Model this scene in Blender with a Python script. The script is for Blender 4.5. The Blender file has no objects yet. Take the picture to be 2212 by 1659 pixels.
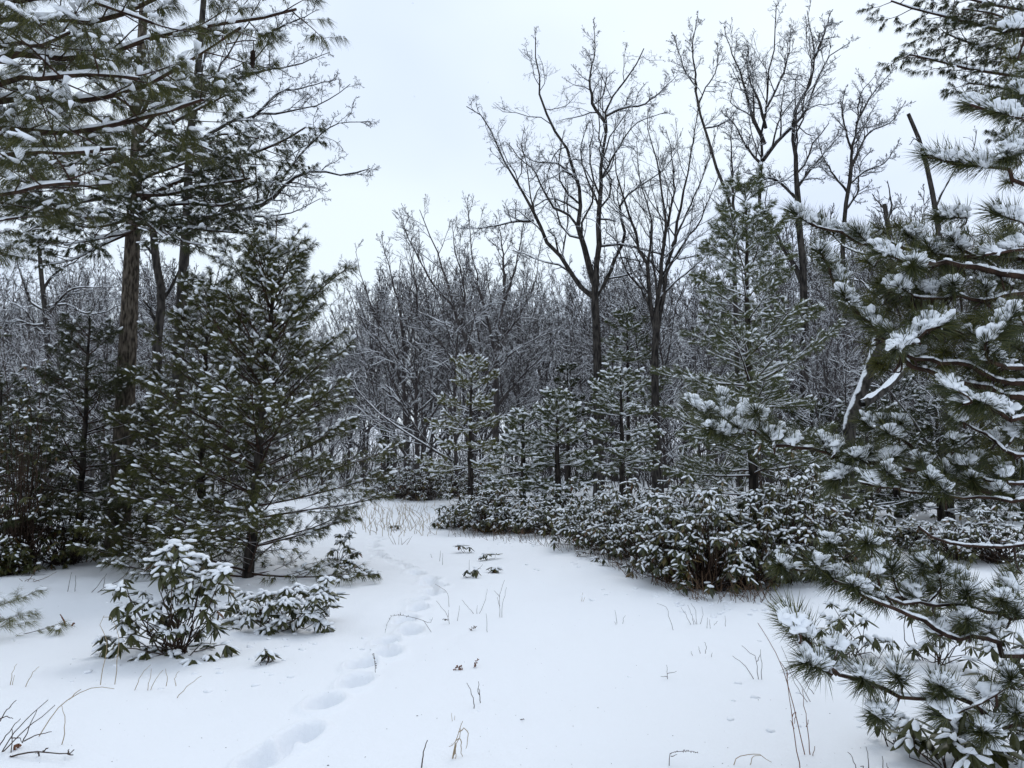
import bpy, math, random
import numpy as np

C = bpy.context
S = C.scene
col = S.collection
rad = math.radians

# ------------------------------------------------------------------ camera
CAM_H = 1.6
PITCH = rad(5.3)
cam = bpy.data.cameras.new('camera')
cam.sensor_width = 36.0
cam.lens = 27.0
cam.clip_start = 0.05
cam.clip_end = 2000
camo = bpy.data.objects.new('camera', cam)
col.objects.link(camo)
camo.location = (0, 0, CAM_H)
camo.rotation_euler = (rad(90) + PITCH, 0, 0)
S.camera = camo

# ------------------------------------------------------------------ world: overcast sky
SUN_EL, SUN_AZ = rad(52), rad(28)          # azimuth from +Y towards +X
w = bpy.data.worlds.new('World')
S.world = w
w.use_nodes = True
nt = w.node_tree
nt.nodes.clear()
N = nt.nodes.new
L = nt.links.new
out = N('ShaderNodeOutputWorld')
sky = N('ShaderNodeTexSky')
sky.sky_type = 'NISHITA'
sky.sun_disc = False
sky.sun_elevation = SUN_EL
sky.sun_rotation = SUN_AZ
sky.air_density = 1.0
sky.dust_density = 3.0
bg1 = N('ShaderNodeBackground')
bg1.inputs['Strength'].default_value = 0.09
L(sky.outputs[0], bg1.inputs['Color'])
tc = N('ShaderNodeTexCoord')
mp = N('ShaderNodeMapping')
mp.inputs['Scale'].default_value = (1.0, 1.0, 1.9)
mp.inputs['Location'].default_value = (3.1, 0.4, 1.7)
L(tc.outputs['Generated'], mp.inputs['Vector'])
nz = N('ShaderNodeTexNoise')
nz.inputs['Scale'].default_value = 1.9
nz.inputs['Detail'].default_value = 3.5
nz.inputs['Roughness'].default_value = 0.45
nz.inputs['Distortion'].default_value = 0.35
L(mp.outputs[0], nz.inputs['Vector'])
rp = N('ShaderNodeValToRGB')
rp.color_ramp.elements[0].position = 0.34
rp.color_ramp.elements[0].color = (0.655, 0.755, 0.94, 1)
rp.color_ramp.elements[1].position = 0.60
rp.color_ramp.elements[1].color = (0.80, 0.90, 1.0, 1)
L(nz.outputs['Fac'], rp.inputs['Fac'])
bg2 = N('ShaderNodeBackground')
bg2.inputs['Strength'].default_value = 1.0
L(rp.outputs['Color'], bg2.inputs['Color'])
mx = N('ShaderNodeMixShader')
mx.inputs['Fac'].default_value = 0.9
L(bg1.outputs[0], mx.inputs[1])
L(bg2.outputs[0], mx.inputs[2])
L(mx.outputs[0], out.inputs['Surface'])

sl = bpy.data.lights.new('sun', 'SUN')
sl.energy = 0.6
sl.angle = rad(25)
sl.color = (1.0, 0.985, 0.96)
so = bpy.data.objects.new('sun', sl)
col.objects.link(so)
so.rotation_euler = (rad(90) - SUN_EL, 0, math.pi - SUN_AZ)

S.view_settings.view_transform = 'Standard'
S.view_settings.look = 'None'
S.view_settings.gamma = 1.0
S.view_settings.exposure = 0.22
S.view_settings.use_curve_mapping = False
S.render.engine = 'CYCLES'
cy = S.cycles
cy.max_bounces = 5
cy.diffuse_bounces = 4
cy.glossy_bounces = 1
cy.transmission_bounces = 1
cy.transparent_max_bounces = 2
cy.volume_bounces = 0
cy.use_denoising = True
cy.denoiser = 'OPENIMAGEDENOISE'
cy.denoising_input_passes = 'RGB_ALBEDO_NORMAL'
cy.caustics_reflective = False
cy.caustics_refractive = False

rng = np.random.default_rng(7)
K = 1024 / 2212 / 768
HOR = 829.5 + math.tan(PITCH) / K


# ------------------------------------------------------------------ helpers
def P(u, v, D):
    """the point at depth D that the photo shows at (u, v) (2212-wide coordinates)"""
    a = (u - 1106) * K
    b = -(v - 829.5) * K
    y = math.cos(PITCH) - b * math.sin(PITCH)
    z = math.sin(PITCH) + b * math.cos(PITCH)
    s = D / y
    return np.array([a * s, D, CAM_H + z * s])


def GD(v):
    b = -(v - 829.5) * K
    y = math.cos(PITCH) - b * math.sin(PITCH)
    z = math.sin(PITCH) + b * math.cos(PITCH)
    return -CAM_H / z * y


CROP = {0: (0, 0, 1.0), 1: (1645.8, 411.5, .25595), 2: (1645.8, 740.6, .25595), 3: (1426.4, 822.9, .25595),
        4: (1645.8, 1124.6, .32204), 5: (1865.2, 0, .461), 6: (987.5, 0, .8068), 7: (1426.4, 0, .5763),
        8: (740.6, 384, .6911), 11: (0, 0, .3637), 12: (0, 493.7, .372), 13: (0, 1042.3, .372),
        18: (493.7, 1042.3, .3968), 17: (1371.5, 1042.3, .38)}


def uv(c, x, y):
    a, b, s = CROP[c]
    return a + x * s, b + y * s


def nrm(a):
    return a / np.maximum(np.linalg.norm(a, axis=-1, keepdims=True), 1e-9)


_lat = np.random.default_rng(3).random((256, 256))


def vnoise(x, y):
    xi = np.floor(x).astype(int)
    yi = np.floor(y).astype(int)
    fx = x - xi
    fy = y - yi
    fx = fx * fx * (3 - 2 * fx)
    fy = fy * fy * (3 - 2 * fy)
    g = lambda i, j: _lat[i & 255, j & 255]
    return (g(xi, yi) * (1 - fx) + g(xi + 1, yi) * fx) * (1 - fy) + (g(xi, yi + 1) * (1 - fx) + g(xi + 1, yi + 1) * fx) * fy


def fbm(x, y, o=4):
    r = 0
    a = 0.5
    for i in range(o):
        r = r + a * (vnoise(x + 17.3 * i, y + 9.1 * i) - 0.5)
        x = x * 2.03
        y = y * 2.03
        a *= 0.5
    return r


class Acc:
    def __init__(s):
        s.V, s.F, s.M, s.n = [], [], [], 0

    def add(s, VF, m=0):
        V, F = VF
        if len(V) == 0:
            return
        s.V.append(V)
        s.F.append(F + s.n)
        s.M.append(np.full(len(F), m, np.int32))
        s.n += len(V)


def build(name, acc, mats, parent=None, smooth=True, stuff=False):
    """one mesh object from collected triangles"""
    me = bpy.data.meshes.new(name)
    if acc.n:
        V = np.concatenate(acc.V).astype(np.float32)
        F = np.concatenate(acc.F).astype(np.int32)
        M = np.concatenate(acc.M)
        me.vertices.add(len(V))
        me.vertices.foreach_set('co', V.ravel())
        me.loops.add(F.size)
        me.loops.foreach_set('vertex_index', F.ravel())
        me.polygons.add(len(F))
        me.polygons.foreach_set('loop_start', np.arange(0, F.size, 3, dtype=np.int32))
        me.polygons.foreach_set('material_index', M)
        me.polygons.foreach_set('use_smooth', np.full(len(F), smooth))
        me.update(calc_edges=True)
    for m in (mats if isinstance(mats, (list, tuple)) else [mats]):
        me.materials.append(m)
    o = bpy.data.objects.new(name, me)
    col.objects.link(o)
    if parent is not None:
        o.parent = parent
        wm = world_loc(parent)
        o.location = (-wm[0], -wm[1], -wm[2])
    if stuff:
        o['kind'] = 'stuff'
    return o


def world_loc(o):
    x = np.zeros(3)
    while o is not None:
        x = x + np.array(o.location)
        o = o.parent
    return x


def thing(name, label, cat, loc, group=None):
    o = bpy.data.objects.new(name, None)
    o.empty_display_size = 0.2
    col.objects.link(o)
    o.location = tuple(float(q) for q in loc)
    o['label'] = label
    o['category'] = cat
    if group:
        o['group'] = group
    return o


def copy_thing(root, loc, rotz, sc, label=None):
    """copies a thing with its parts and sub-parts (parts keep their offsets from the thing)"""
    r = root.copy()
    col.objects.link(r)
    r.location = loc
    r.rotation_euler = (0, 0, rotz)
    r.scale = (sc, sc, sc)
    if label:
        r['label'] = label
    for ch in list(root.children):
        c = ch.copy()
        col.objects.link(c)
        c.parent = r
        for g in list(ch.children):
            d = g.copy()
            col.objects.link(d)
            d.parent = c
    return r


def tubes(Pl, R, k=4):
    """round tubes along many polylines of equal point count: Pl (N,n,3), R (N,n)"""
    Pl = np.asarray(Pl, float)
    R = np.asarray(R, float)
    N_, n, _ = Pl.shape
    if N_ == 0:
        return np.zeros((0, 3)), np.zeros((0, 3), int)
    T = np.empty_like(Pl)
    T[:, 1:-1] = Pl[:, 2:] - Pl[:, :-2]
    T[:, 0] = Pl[:, 1] - Pl[:, 0]
    T[:, -1] = Pl[:, -1] - Pl[:, -2]
    T = nrm(T)
    mT = np.abs(T.mean(1))
    ref = np.eye(3)[np.argmin(mT, axis=1)]
    U = nrm(np.cross(T, ref[:, None, :]))
    W = np.cross(T, U)
    a = np.arange(k) * 2 * math.pi / k
    V = Pl[:, :, None, :] + R[:, :, None, None] * (np.cos(a)[None, None, :, None] * U[:, :, None, :] + np.sin(a)[None, None, :, None] * W[:, :, None, :])
    V = V.reshape(-1, 3)
    base = (np.arange(N_) * n * k)[:, None, None]
    i = (np.arange(n - 1) * k)[None, :, None]
    j = np.arange(k)[None, None, :]
    j2 = (j + 1) % k
    A = base + i + j
    B = base + i + j2
    Cc = base + i + k + j2
    Dd = base + i + k + j
    F = np.stack([np.stack([A, B, Cc], -1), np.stack([A, Cc, Dd], -1)], 3).reshape(-1, 3)
    return V, F


def ribbons(Pl, R, rg):
    """very thin twigs: tapering strips, each turned its own way"""
    N_, n, _ = Pl.shape
    T = nrm(Pl[:, -1] - Pl[:, 0])
    s_ = perp(T, rg)[:, None, :] * R[:, :-1, None]
    V = np.concatenate([Pl[:, :-1] - s_, Pl[:, :-1] + s_, Pl[:, -1:]], 1).reshape(-1, 3)
    m = n - 1
    f = []
    for i in range(m - 1):
        f += [[i, m + i, m + i + 1], [i, m + i + 1, i + 1]]
    f.append([m - 1, 2 * m - 1, 2 * m])
    F = (np.array(f)[None] + (np.arange(N_) * (2 * m + 1))[:, None, None]).reshape(-1, 3)
    return V, F


def spline(pts, n):
    """Catmull-Rom through points, resampled evenly to n points"""
    p = np.asarray(pts, float)
    if len(p) == 2:
        t = np.linspace(0, 1, n)[:, None]
        return p[0] * (1 - t) + p[1] * t
    q = np.vstack([2 * p[0] - p[1], p, 2 * p[-1] - p[-2]])
    o = []
    for i in range(1, len(q) - 2):
        t = np.linspace(0, 1, 10, endpoint=False)[:, None]
        a, b, c, d = q[i - 1], q[i], q[i + 1], q[i + 2]
        o.append(0.5 * (2 * b + (c - a) * t + (2 * a - 5 * b + 4 * c - d) * t * t + (3 * b - a - 3 * c + d) * t ** 3))
    o.append(p[-1:])
    o = np.vstack(o)
    s = np.concatenate([[0], np.cumsum(np.linalg.norm(np.diff(o, axis=0), axis=1))])
    u = np.linspace(0, s[-1], n)
    return np.stack([np.interp(u, s, o[:, k]) for k in range(3)], 1)


def at(Pl, R, idx, t):
    """position, tangent and radius at parameter t on polylines idx"""
    n = Pl.shape[1]
    f = t * (n - 1)
    i = np.minimum(f.astype(int), n - 2)
    f = f - i
    a = Pl[idx, i]
    b = Pl[idx, i + 1]
    return a + (b - a) * f[:, None], nrm(b - a), R[idx, i] * (1 - f) + R[idx, i + 1] * f


def perp(T, rg):
    r = rg.normal(size=T.shape)
    r -= (r * T).sum(-1, keepdims=True) * T
    return nrm(r)


def children(Pl, R, cnt, t0, t1, ang, lf, n, wig, up, rf, rmin, rg, lmin=0.0, taper=0.35, pw=0.5):
    N_ = len(Pl)
    idx = np.repeat(np.arange(N_), cnt)
    t = (np.tile(np.arange(cnt), N_) + rg.random(N_ * cnt)) / cnt
    t = t0 + (t1 - t0) * t
    pos, T, r = at(Pl, R, idx, t)
    Lp = np.linalg.norm(np.diff(Pl, axis=1), axis=2).sum(1)[idx]
    a = rg.normal(ang, 0.22, len(idx)) * (1 - 0.35 * (t > 0.9))
    d = nrm(T * np.cos(a)[:, None] + perp(T, rg) * np.sin(a)[:, None])
    Ln = np.maximum(lmin, lf * Lp * (1.05 - t) ** pw * rg.uniform(0.6, 1.3, len(idx)))
    r0 = np.maximum(rmin, np.minimum(r * rf, r * 0.9))
    pts = [pos]
    for k in range(n - 1):
        d = nrm(d + wig * rg.normal(size=d.shape) + np.array([0, 0, up]))
        pts.append(pts[-1] + d * (Ln / (n - 1))[:, None])
    Pn = np.stack(pts, 1)
    Rn = r0[:, None] * np.linspace(1, taper, n)[None, :]
    return Pn, np.maximum(Rn, rmin * 0.6)


def snow_on(Pl, R, rg, f=0.8, lift=0.75, smin=0.75, k=4, rmin=0.0):
    """ridges of snow lying on the upper side of branches that are not too steep"""
    T = np.gradient(Pl, axis=1)
    T = nrm(T)
    fl = np.clip((smin + 0.2 - np.abs(T[:, :, 2])) / 0.25, 0, 1)
    lump = 0.75 + 0.5 * rg.random(R.shape)
    Rs = (R * f + rmin) * fl * lump
    Rs[:, 0] *= 0.3
    Rs[:, -1] *= 0.3
    off = np.zeros_like(Pl)
    off[:, :, 2] = R * lift + rmin * 0.4
    off[:, :, 2] *= np.where(fl > 0, 1, 0.2)
    return tubes(Pl + off, Rs + 1e-5, k)


# templates for leaves and snow lumps
def lump_template(seg, rings, seed, lob=0.28):
    rg = np.random.default_rng(seed)
    V = [[0, 0, 1.0]]
    ph = rg.random(4) * 6.28
    for i in range(1, rings):
        th = math.pi * i / rings
        for j in range(seg):
            a = 2 * math.pi * j / seg
            f = 1 + lob * math.cos(3 * a + ph[0]) * math.sin(th) + 0.5 * lob * math.cos(5 * a + ph[1] + th) + rg.normal(0, 0.06)
            z = math.cos(th)
            if z < 0:
                z *= 0.55
            V.append([math.sin(th) * math.cos(a) * f, math.sin(th) * math.sin(a) * f, z * (1 + rg.normal(0, .1))])
    V.append([0, 0, -0.5])
    F = []
    for j in range(seg):
        F.append([0, 1 + j, 1 + (j + 1) % seg])
    for i in range(rings - 2):
        for j in range(seg):
            a = 1 + i * seg + j
            b = 1 + i * seg + (j + 1) % seg
            F += [[a, a + seg, b + seg], [a, b + seg, b]]
    last = len(V) - 1
    o = 1 + (rings - 2) * seg
    for j in range(seg):
        F.append([o + j, last, o + (j + 1) % seg])
    return np.array(V), np.array(F)


LUMPS = [lump_template(6, 4, s) for s in range(6)]
LUMPS_BIG = [lump_template(8, 5, 20 + s, 0.2) for s in range(6)]
LUMPS_SMALL = [lump_template(5, 3, 40 + s, 0.2) for s in range(4)]


def inst(tpl, pos, X, Y, Z):
    tv, tf = tpl
    n, m = len(pos), len(tv)
    V = pos[:, None, :] + tv[None, :, 0:1] * X[:, None, :] + tv[None, :, 1:2] * Y[:, None, :] + tv[None, :, 2:3] * Z[:, None, :]
    F = (tf[None] + (np.arange(n) * m)[:, None, None]).reshape(-1, 3)
    return V.reshape(-1, 3), F


def lumps(acc, pos, axis, sx, sy, sz, rg, tpls=LUMPS, mat=0, flat=0.5):
    """snow lumps: long axis along `axis` (partly levelled)"""
    if len(pos) == 0:
        return
    ax = axis.copy()
    ax[:, 2] *= flat
    ax = nrm(ax + 1e-4)
    side = nrm(np.cross(ax, np.array([0, 0, 1.0])) + 1e-5)
    up = np.cross(side, ax)
    which = rg.integers(0, len(tpls), len(pos))
    flip = np.where(rg.random(len(pos)) < .5, -1.0, 1.0)[:, None]
    for q in range(len(tpls)):
        m = which == q
        if m.any():
            acc.add(inst(tpls[q], pos[m], ax[m] * np.broadcast_to(sx, len(pos))[m][:, None], side[m] * flip[m] * np.broadcast_to(sy, len(pos))[m][:, None],
                         up[m] * np.broadcast_to(sz, len(pos))[m][:, None]), mat)


def needles(acc, pos, dr, n, ln, wd, a0, a1, droop, rg, mat=0, seg=1, jit=0.0):
    """thin tapering needles round direction dr at every pos"""
    if len(pos) == 0:
        return
    idx = np.repeat(np.arange(len(pos)), n)
    p = pos[idx]
    d = dr[idx]
    if jit:
        p = p + rg.normal(0, jit, p.shape)
    a = rg.uniform(a0, a1, len(idx))
    q = nrm(d * np.cos(a)[:, None] + perp(d, rg) * np.sin(a)[:, None])
    l = np.broadcast_to(ln, len(pos))[idx] * rg.uniform(0.7, 1.15, len(idx))
    s = perp(q, rg) * (wd * 0.5)
    g = np.array([0, 0, -1.0])
    if seg == 1:
        tip = p + nrm(q + g * droop) * l[:, None]
        V = np.stack([p - s, p + s, tip], 1).reshape(-1, 3)
        F = np.arange(len(V)).reshape(-1, 3)
    else:
        mid = p + nrm(q + g * droop * .25) * (l * 0.55)[:, None]
        tip = mid + nrm(q + g * droop * 1.0) * (l * 0.45)[:, None]
        V = np.stack([p - s, p + s, mid + s, mid - s, tip], 1).reshape(-1, 3)
        b = (np.arange(len(p)) * 5)[:, None]
        F = np.concatenate([b + np.array([[0, 1, 2]]), b + np.array([[0, 2, 3]]), b + np.array([[3, 2, 4]])], 1).reshape(-1, 3)
    acc.add((V, F), mat)


# ------------------------------------------------------------------ materials
def material(name):
    m = bpy.data.materials.new(name)
    m.use_nodes = True
    t = m.node_tree
    b = t.nodes['Principled BSDF']
    b.inputs['Specular IOR Level'].default_value = 0.25
    return m, t, b


def snow_mat(name, colr, bump=0.0, scale=60):
    m, t, b = material(name)
    b.inputs['Base Color'].default_value = (*colr, 1)
    b.inputs['Roughness'].default_value = 0.75
    b.inputs['Specular IOR Level'].default_value = 0.15
    if bump:
        g = t.nodes.new('ShaderNodeNewGeometry')
        n1 = t.nodes.new('ShaderNodeTexNoise')
        n1.inputs['Scale'].default_value = scale
        n1.inputs['Detail'].default_value = 4
        n1.inputs['Roughness'].default_value = 0.7
        t.links.new(g.outputs['Position'], n1.inputs['Vector'])
        bp = t.nodes.new('ShaderNodeBump')
        bp.inputs['Strength'].default_value = bump
        bp.inputs['Distance'].default_value = 0.012
        t.links.new(n1.outputs['Fac'], bp.inputs['Height'])
        t.links.new(bp.outputs[0], b.inputs['Normal'])
    return m


def island_mat(name, cols, rough=0.6, spec=0.2, snow=0.0):
    """every needle or leaf takes its own tone"""
    m, t, b = material(name)
    g = t.nodes.new('ShaderNodeNewGeometry')
    r = t.nodes.new('ShaderNodeValToRGB')
    e = r.color_ramp.elements
    for i, (p, c) in enumerate(cols):
        if i < 2:
            x = e[i]
            x.position = p
        else:
            x = e.new(p)
        x.color = (*c, 1)
    t.links.new(g.outputs['Random Per Island'], r.inputs['Fac'])
    t.links.new(r.outputs['Color'], b.inputs['Base Color'])
    b.inputs['Roughness'].default_value = rough
    b.inputs['Specular IOR Level'].default_value = spec
    return m


def bark_mat(name, c0, c1, snow=0.5, th=0.35, scale=14.0, side=0.0):
    """bark of two tones in furrows, with snow caught on its upward faces in patches"""
    m, t, b = material(name)
    g = t.nodes.new('ShaderNodeNewGeometry')
    mp_ = t.nodes.new('ShaderNodeMapping')
    mp_.inputs['Scale'].default_value = (1, 1, 0.28)
    t.links.new(g.outputs['Position'], mp_.inputs['Vector'])
    n1 = t.nodes.new('ShaderNodeTexNoise')
    n1.inputs['Scale'].default_value = scale
    n1.inputs['Detail'].default_value = 4
    t.links.new(mp_.outputs[0], n1.inputs['Vector'])
    r = t.nodes.new('ShaderNodeValToRGB')
    r.color_ramp.elements[0].position = 0.38
    r.color_ramp.elements[0].color = (*c0, 1)
    r.color_ramp.elements[1].position = 0.62
    r.color_ramp.elements[1].color = (*c1, 1)
    t.links.new(n1.outputs['Fac'], r.inputs['Fac'])
    n2 = t.nodes.new('ShaderNodeTexNoise')
    n2.inputs['Scale'].default_value = 5.0
    n2.inputs['Detail'].default_value = 3
    t.links.new(g.outputs['Position'], n2.inputs['Vector'])
    sx = t.nodes.new('ShaderNodeSeparateXYZ')
    t.links.new(g.outputs['Normal'], sx.inputs[0])
    # upward faces (and a little of the windward, -x side)
    m0 = t.nodes.new('ShaderNodeMath')
    m0.operation = 'MULTIPLY_ADD'
    t.links.new(sx.outputs['X'], m0.inputs[0])
    m0.inputs[1].default_value = -side
    t.links.new(sx.outputs['Z'], m0.inputs[2])
    ad = t.nodes.new('ShaderNodeMath')
    ad.operation = 'MULTIPLY_ADD'
    t.links.new(n2.outputs['Fac'], ad.inputs[0])
    ad.inputs[1].default_value = 1.3
    t.links.new(m0.outputs[0], ad.inputs[2])
    mr = t.nodes.new('ShaderNodeMapRange')
    mr.inputs['From Min'].default_value = th + 0.65
    mr.inputs['From Max'].default_value = th + 0.80
    mr.inputs['To Max'].default_value = snow
    t.links.new(ad.outputs[0], mr.inputs['Value'])
    mxx = t.nodes.new('ShaderNodeMix')
    mxx.data_type = 'RGBA'
    t.links.new(mr.outputs[0], mxx.inputs[0])
    t.links.new(r.outputs['Color'], mxx.inputs[6])
    mxx.inputs[7].default_value = (0.82, 0.84, 0.87, 1)
    t.links.new(mxx.outputs[2], b.inputs['Base Color'])
    b.inputs['Roughness'].default_value = 0.9
    b.inputs['Specular IOR Level'].default_value = 0.1
    bp = t.nodes.new('ShaderNodeBump')
    bp.inputs['Strength'].default_value = 0.6
    bp.inputs['Distance'].default_value = 0.02
    t.links.new(n1.outputs['Fac'], bp.inputs['Height'])
    t.links.new(bp.outputs[0], b.inputs['Normal'])
    return m


SNOW = snow_mat('snow', (0.86, 0.88, 0.91))
SNOWG = snow_mat('snow_ground', (0.87, 0.885, 0.915), bump=0.5, scale=45)
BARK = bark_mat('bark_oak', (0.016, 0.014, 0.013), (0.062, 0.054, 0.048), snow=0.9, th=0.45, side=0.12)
BARKF = bark_mat('bark_far_hazed', (0.040, 0.034, 0.033), (0.09, 0.078, 0.074), snow=0.85, th=0.52, side=0.12)  # paler and greyer than the near bark: distance haze painted into the colour
BARKP = bark_mat('bark_pine', (0.012, 0.010, 0.009), (0.05, 0.042, 0.036), snow=0.7, th=0.6, scale=18)
BARKS = bark_mat('bark_scaly', (0.028, 0.022, 0.017), (0.14, 0.115, 0.09), snow=0.6, th=0.62, scale=26)
BARKW = bark_mat('bark_windward', (0.02, 0.018, 0.016), (0.07, 0.062, 0.055), snow=1.0, th=0.9, scale=14, side=0.8)
TWIGP = bark_mat('twig_pine', (0.02, 0.012, 0.009), (0.06, 0.035, 0.025), snow=0.5, th=0.6)
NEED_W = island_mat('needles_white_pine', [(0, (0.026, 0.030, 0.010)), (0.6, (0.066, 0.072, 0.020)), (1, (0.14, 0.128, 0.036))])
NEED_D = island_mat('needles_dark', [(0, (0.018, 0.022, 0.009)), (0.7, (0.044, 0.051, 0.018)), (1, (0.09, 0.086, 0.028))])
NEED_Y = island_mat('needles_yellow', [(0, (0.07, 0.075, 0.022)), (0.6, (0.14, 0.14, 0.042)), (1, (0.20, 0.185, 0.065))])
NEED_BACKLIT = island_mat('needles_olive_backlit', [(0, (0.04, 0.046, 0.012)), (0.55, (0.092, 0.094, 0.022)), (1, (0.16, 0.146, 0.036))], rough=0.5)  # backlight painted into the needle colour, for far-side shoots of the near pine
NEED_G = island_mat('needles_grey_green', [(0, (0.045, 0.056, 0.022)), (0.6, (0.098, 0.112, 0.044)), (1, (0.16, 0.162, 0.07))])
NEED_R = island_mat('needles_red_pine', [(0, (0.022, 0.028, 0.010)), (0.55, (0.050, 0.060, 0.018)), (1, (0.115, 0.112, 0.03))], rough=0.45, spec=0.35)
LEAF = island_mat('leaf_rhododendron', [(0, (0.018, 0.022, 0.007)), (0.5, (0.040, 0.045, 0.011)), (0.85, (0.085, 0.078, 0.018)), (1, (0.12, 0.05, 0.022))], rough=0.4, spec=0.4)
STEM = bark_mat('stem', (0.025, 0.016, 0.012), (0.07, 0.045, 0.032), snow=0.4, th=0.7)
DRYB = island_mat('dry_brown', [(0, (0.07, 0.04, 0.022)), (1, (0.16, 0.10, 0.06))], rough=0.8)
DRYG = island_mat('dry_grass', [(0, (0.20, 0.14, 0.08)), (1, (0.42, 0.33, 0.21))], rough=0.8)
DRYT = island_mat('dry_twig', [(0, (0.04, 0.028, 0.022)), (1, (0.10, 0.07, 0.055))], rough=0.85)
RUST = island_mat('rust_leaf', [(0, (0.10, 0.035, 0.018)), (1, (0.20, 0.085, 0.04))], rough=0.7)
CONE = island_mat('cone', [(0, (0.02, 0.013, 0.01)), (1, (0.05, 0.034, 0.025))], rough=0.8)


# ------------------------------------------------------------------ ground
# footprints: (u, v) of each print, from the camera to the bend of the path
FP = [(200, 1500), (395, 1385), (520, 1205), (690, 1085), (725, 985), (872, 915), (855, 858), (985, 800), (965, 748), (1035, 690), (1033, 648),
      (1122, 608), (1098, 585), (1146, 556), (1088, 538), (1098, 517), (1025, 490), (985, 466), (942, 447), (900, 428), (842, 405), (822, 388), (800, 371), (796, 348), (788, 328), (822, 312), (800, 300)]
FPW = []
for (x, y) in FP:
    u, v = uv(18, x, y)
    p = P(u, v, GD(v))
    FPW.append((p[0], p[1]))
FPW = [(FPW[0][0] - 0.55, 2.6), (FPW[0][0] - 0.16, 3.35)] + FPW


def hill(x, y):
    r = np.clip((y - 55) / 90, 0, 1)
    h = 7.0 * r * r * (3 - 2 * r)
    r2 = np.clip((np.abs(x) - 30) / 90, 0, 1)
    return h + 5.0 * r2 * r2 * (3 - 2 * r2)


def ground_h(x, y):
    x = np.asarray(x, float)
    y = np.asarray(y, float)
    z = 0.22 * fbm(x * 0.22 + 4, y * 0.16 + 2, 3) + 0.07 * fbm(x * 1.1, y * 0.8 + 7, 3) * 1.4 + 0.022 * fbm(x * 4, y * 3, 4)
    z = z * np.clip((y - 1) / 6, 0.35, 1) + hill(x, y)
    # snow banked up beside the track and under the shrubs
    z = z + 0.05 * np.clip((x - 0.035 * y) / 1.5, -1, 1) * np.exp(-((y - 13) / 6.0) ** 2)
    for i, (fx, fy) in enumerate(FPW):
        a = FPW[max(0, i - 2)]
        b = FPW[min(len(FPW) - 1, i + 2)]
        d = np.array([b[0] - a[0], b[1] - a[1]])
        d = d / np.linalg.norm(d)
        dx = x - fx
        dy = y - fy
        m = (np.abs(dx) < 0.8) & (np.abs(dy) < 0.8)
        if not np.any(m):
            continue
        wob = 0.03 * np.sin(dx * 23 + i * 1.7) + 0.025 * np.sin(dy * 17 + i)
        s = (dx * d[0] + dy * d[1]) / 0.165 + wob
        t = (dx * d[1] - dy * d[0]) / 0.10 + wob * 2
        # heel drag: the pit is longer behind
        q = np.sqrt(np.abs(s) ** 2.2 + np.abs(t) ** 2.2)
        pit = -0.13 * (1 / (1 + np.exp(np.clip((q - 0.9) * 13, -40, 40)))) * (1 - .25 * np.clip(s, -1, 1))
        rim = 0.028 * np.exp(-((q - 1.35) / 0.28) ** 2)
        lane = -0.004 * np.exp(-(t / 1.9) ** 2) * np.exp(-(s / 1.9) ** 2)
        z = z + np.where(m, pit + rim + lane, 0)
    return z


def make_ground():
    y = np.concatenate([np.linspace(-40, 1.2, 24), np.geomspace(1.5, 24, 400), np.geomspace(24.5, 420, 60)])
    s = np.concatenate([-np.geomspace(1.02, 90, 26)[::-1], np.linspace(-1, 1, 300), np.geomspace(1.02, 90, 26)])
    wv = 0.74 * np.maximum(y, 2.0)
    X = np.clip(wv[:, None] * s[None, :], -420, 420)
    X = X + np.linspace(-1e-3, 1e-3, len(s))[None, :]
    Y = np.repeat(y[:, None], len(s), 1)
    Z = ground_h(X, Y)
    V = np.stack([X, Y, Z], -1).reshape(-1, 3)
    n, m = X.shape
    i = np.arange(n - 1)[:, None] * m
    j = np.arange(m - 1)[None, :]
    A = (i + j).ravel()
    F = np.concatenate([np.stack([A, A + 1, A + m + 1], 1), np.stack([A, A + m + 1, A + m], 1)])
    a = Acc()
    a.add((V, F))
    o = build('snow_ground', a, SNOWG)
    o['kind'] = 'structure'
    o['label'] = 'fresh snow covering the clearing and path, with a line of footprints'
    return o


make_ground()


def gz(x, y):
    return float(ground_h(np.array([x]), np.array([y]))[0])


def on_ground(u, v):
    D = GD(v)
    p = P(u, v, D)
    p[2] = gz(p[0], p[1])
    return p


# ------------------------------------------------------------------ bare trees
def limb_mesh(pts, r0, r1, rg, lev, twig=0.005, wig=0.22, up=0.05, nm=14):
    """a limb with its own branches and twigs: (wood, snow)"""
    wood, snow = Acc(), Acc()
    Pl = spline(pts, nm)[None]
    Pl[0, 1:-1] += rg.normal(0, 0.012, (nm - 2, 3)) * np.linalg.norm(Pl[0, -1] - Pl[0, 0]) * 0.35
    R = (r1 + (r0 - r1) * np.linspace(1, 0, nm) ** 1.25)[None]
    Rr = R * (1 + 0.05 * rg.normal(size=R.shape))
    wood.add(tubes(Pl, Rr, 7))
    snow.add(snow_on(Pl, Rr, rg, f=0.78, k=5))
    cur, cr = Pl, R
    for i, (cnt, lf, n, k, ang, t0) in enumerate(lev):
        cur, cr = children(cur, cr, cnt, t0, 1.0, ang, lf, n, wig * (1 + .25 * i), up, 0.5, twig * (1.0 if i > 1 else 1.5), rg)
        wood.add(tubes(cur, cr, k) if k > 2 else ribbons(cur, cr, rg))
        if i <= 1:
            snow.add(snow_on(cur, cr, rg, f=0.8, k=4, rmin=0.002))
    return wood, snow


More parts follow.
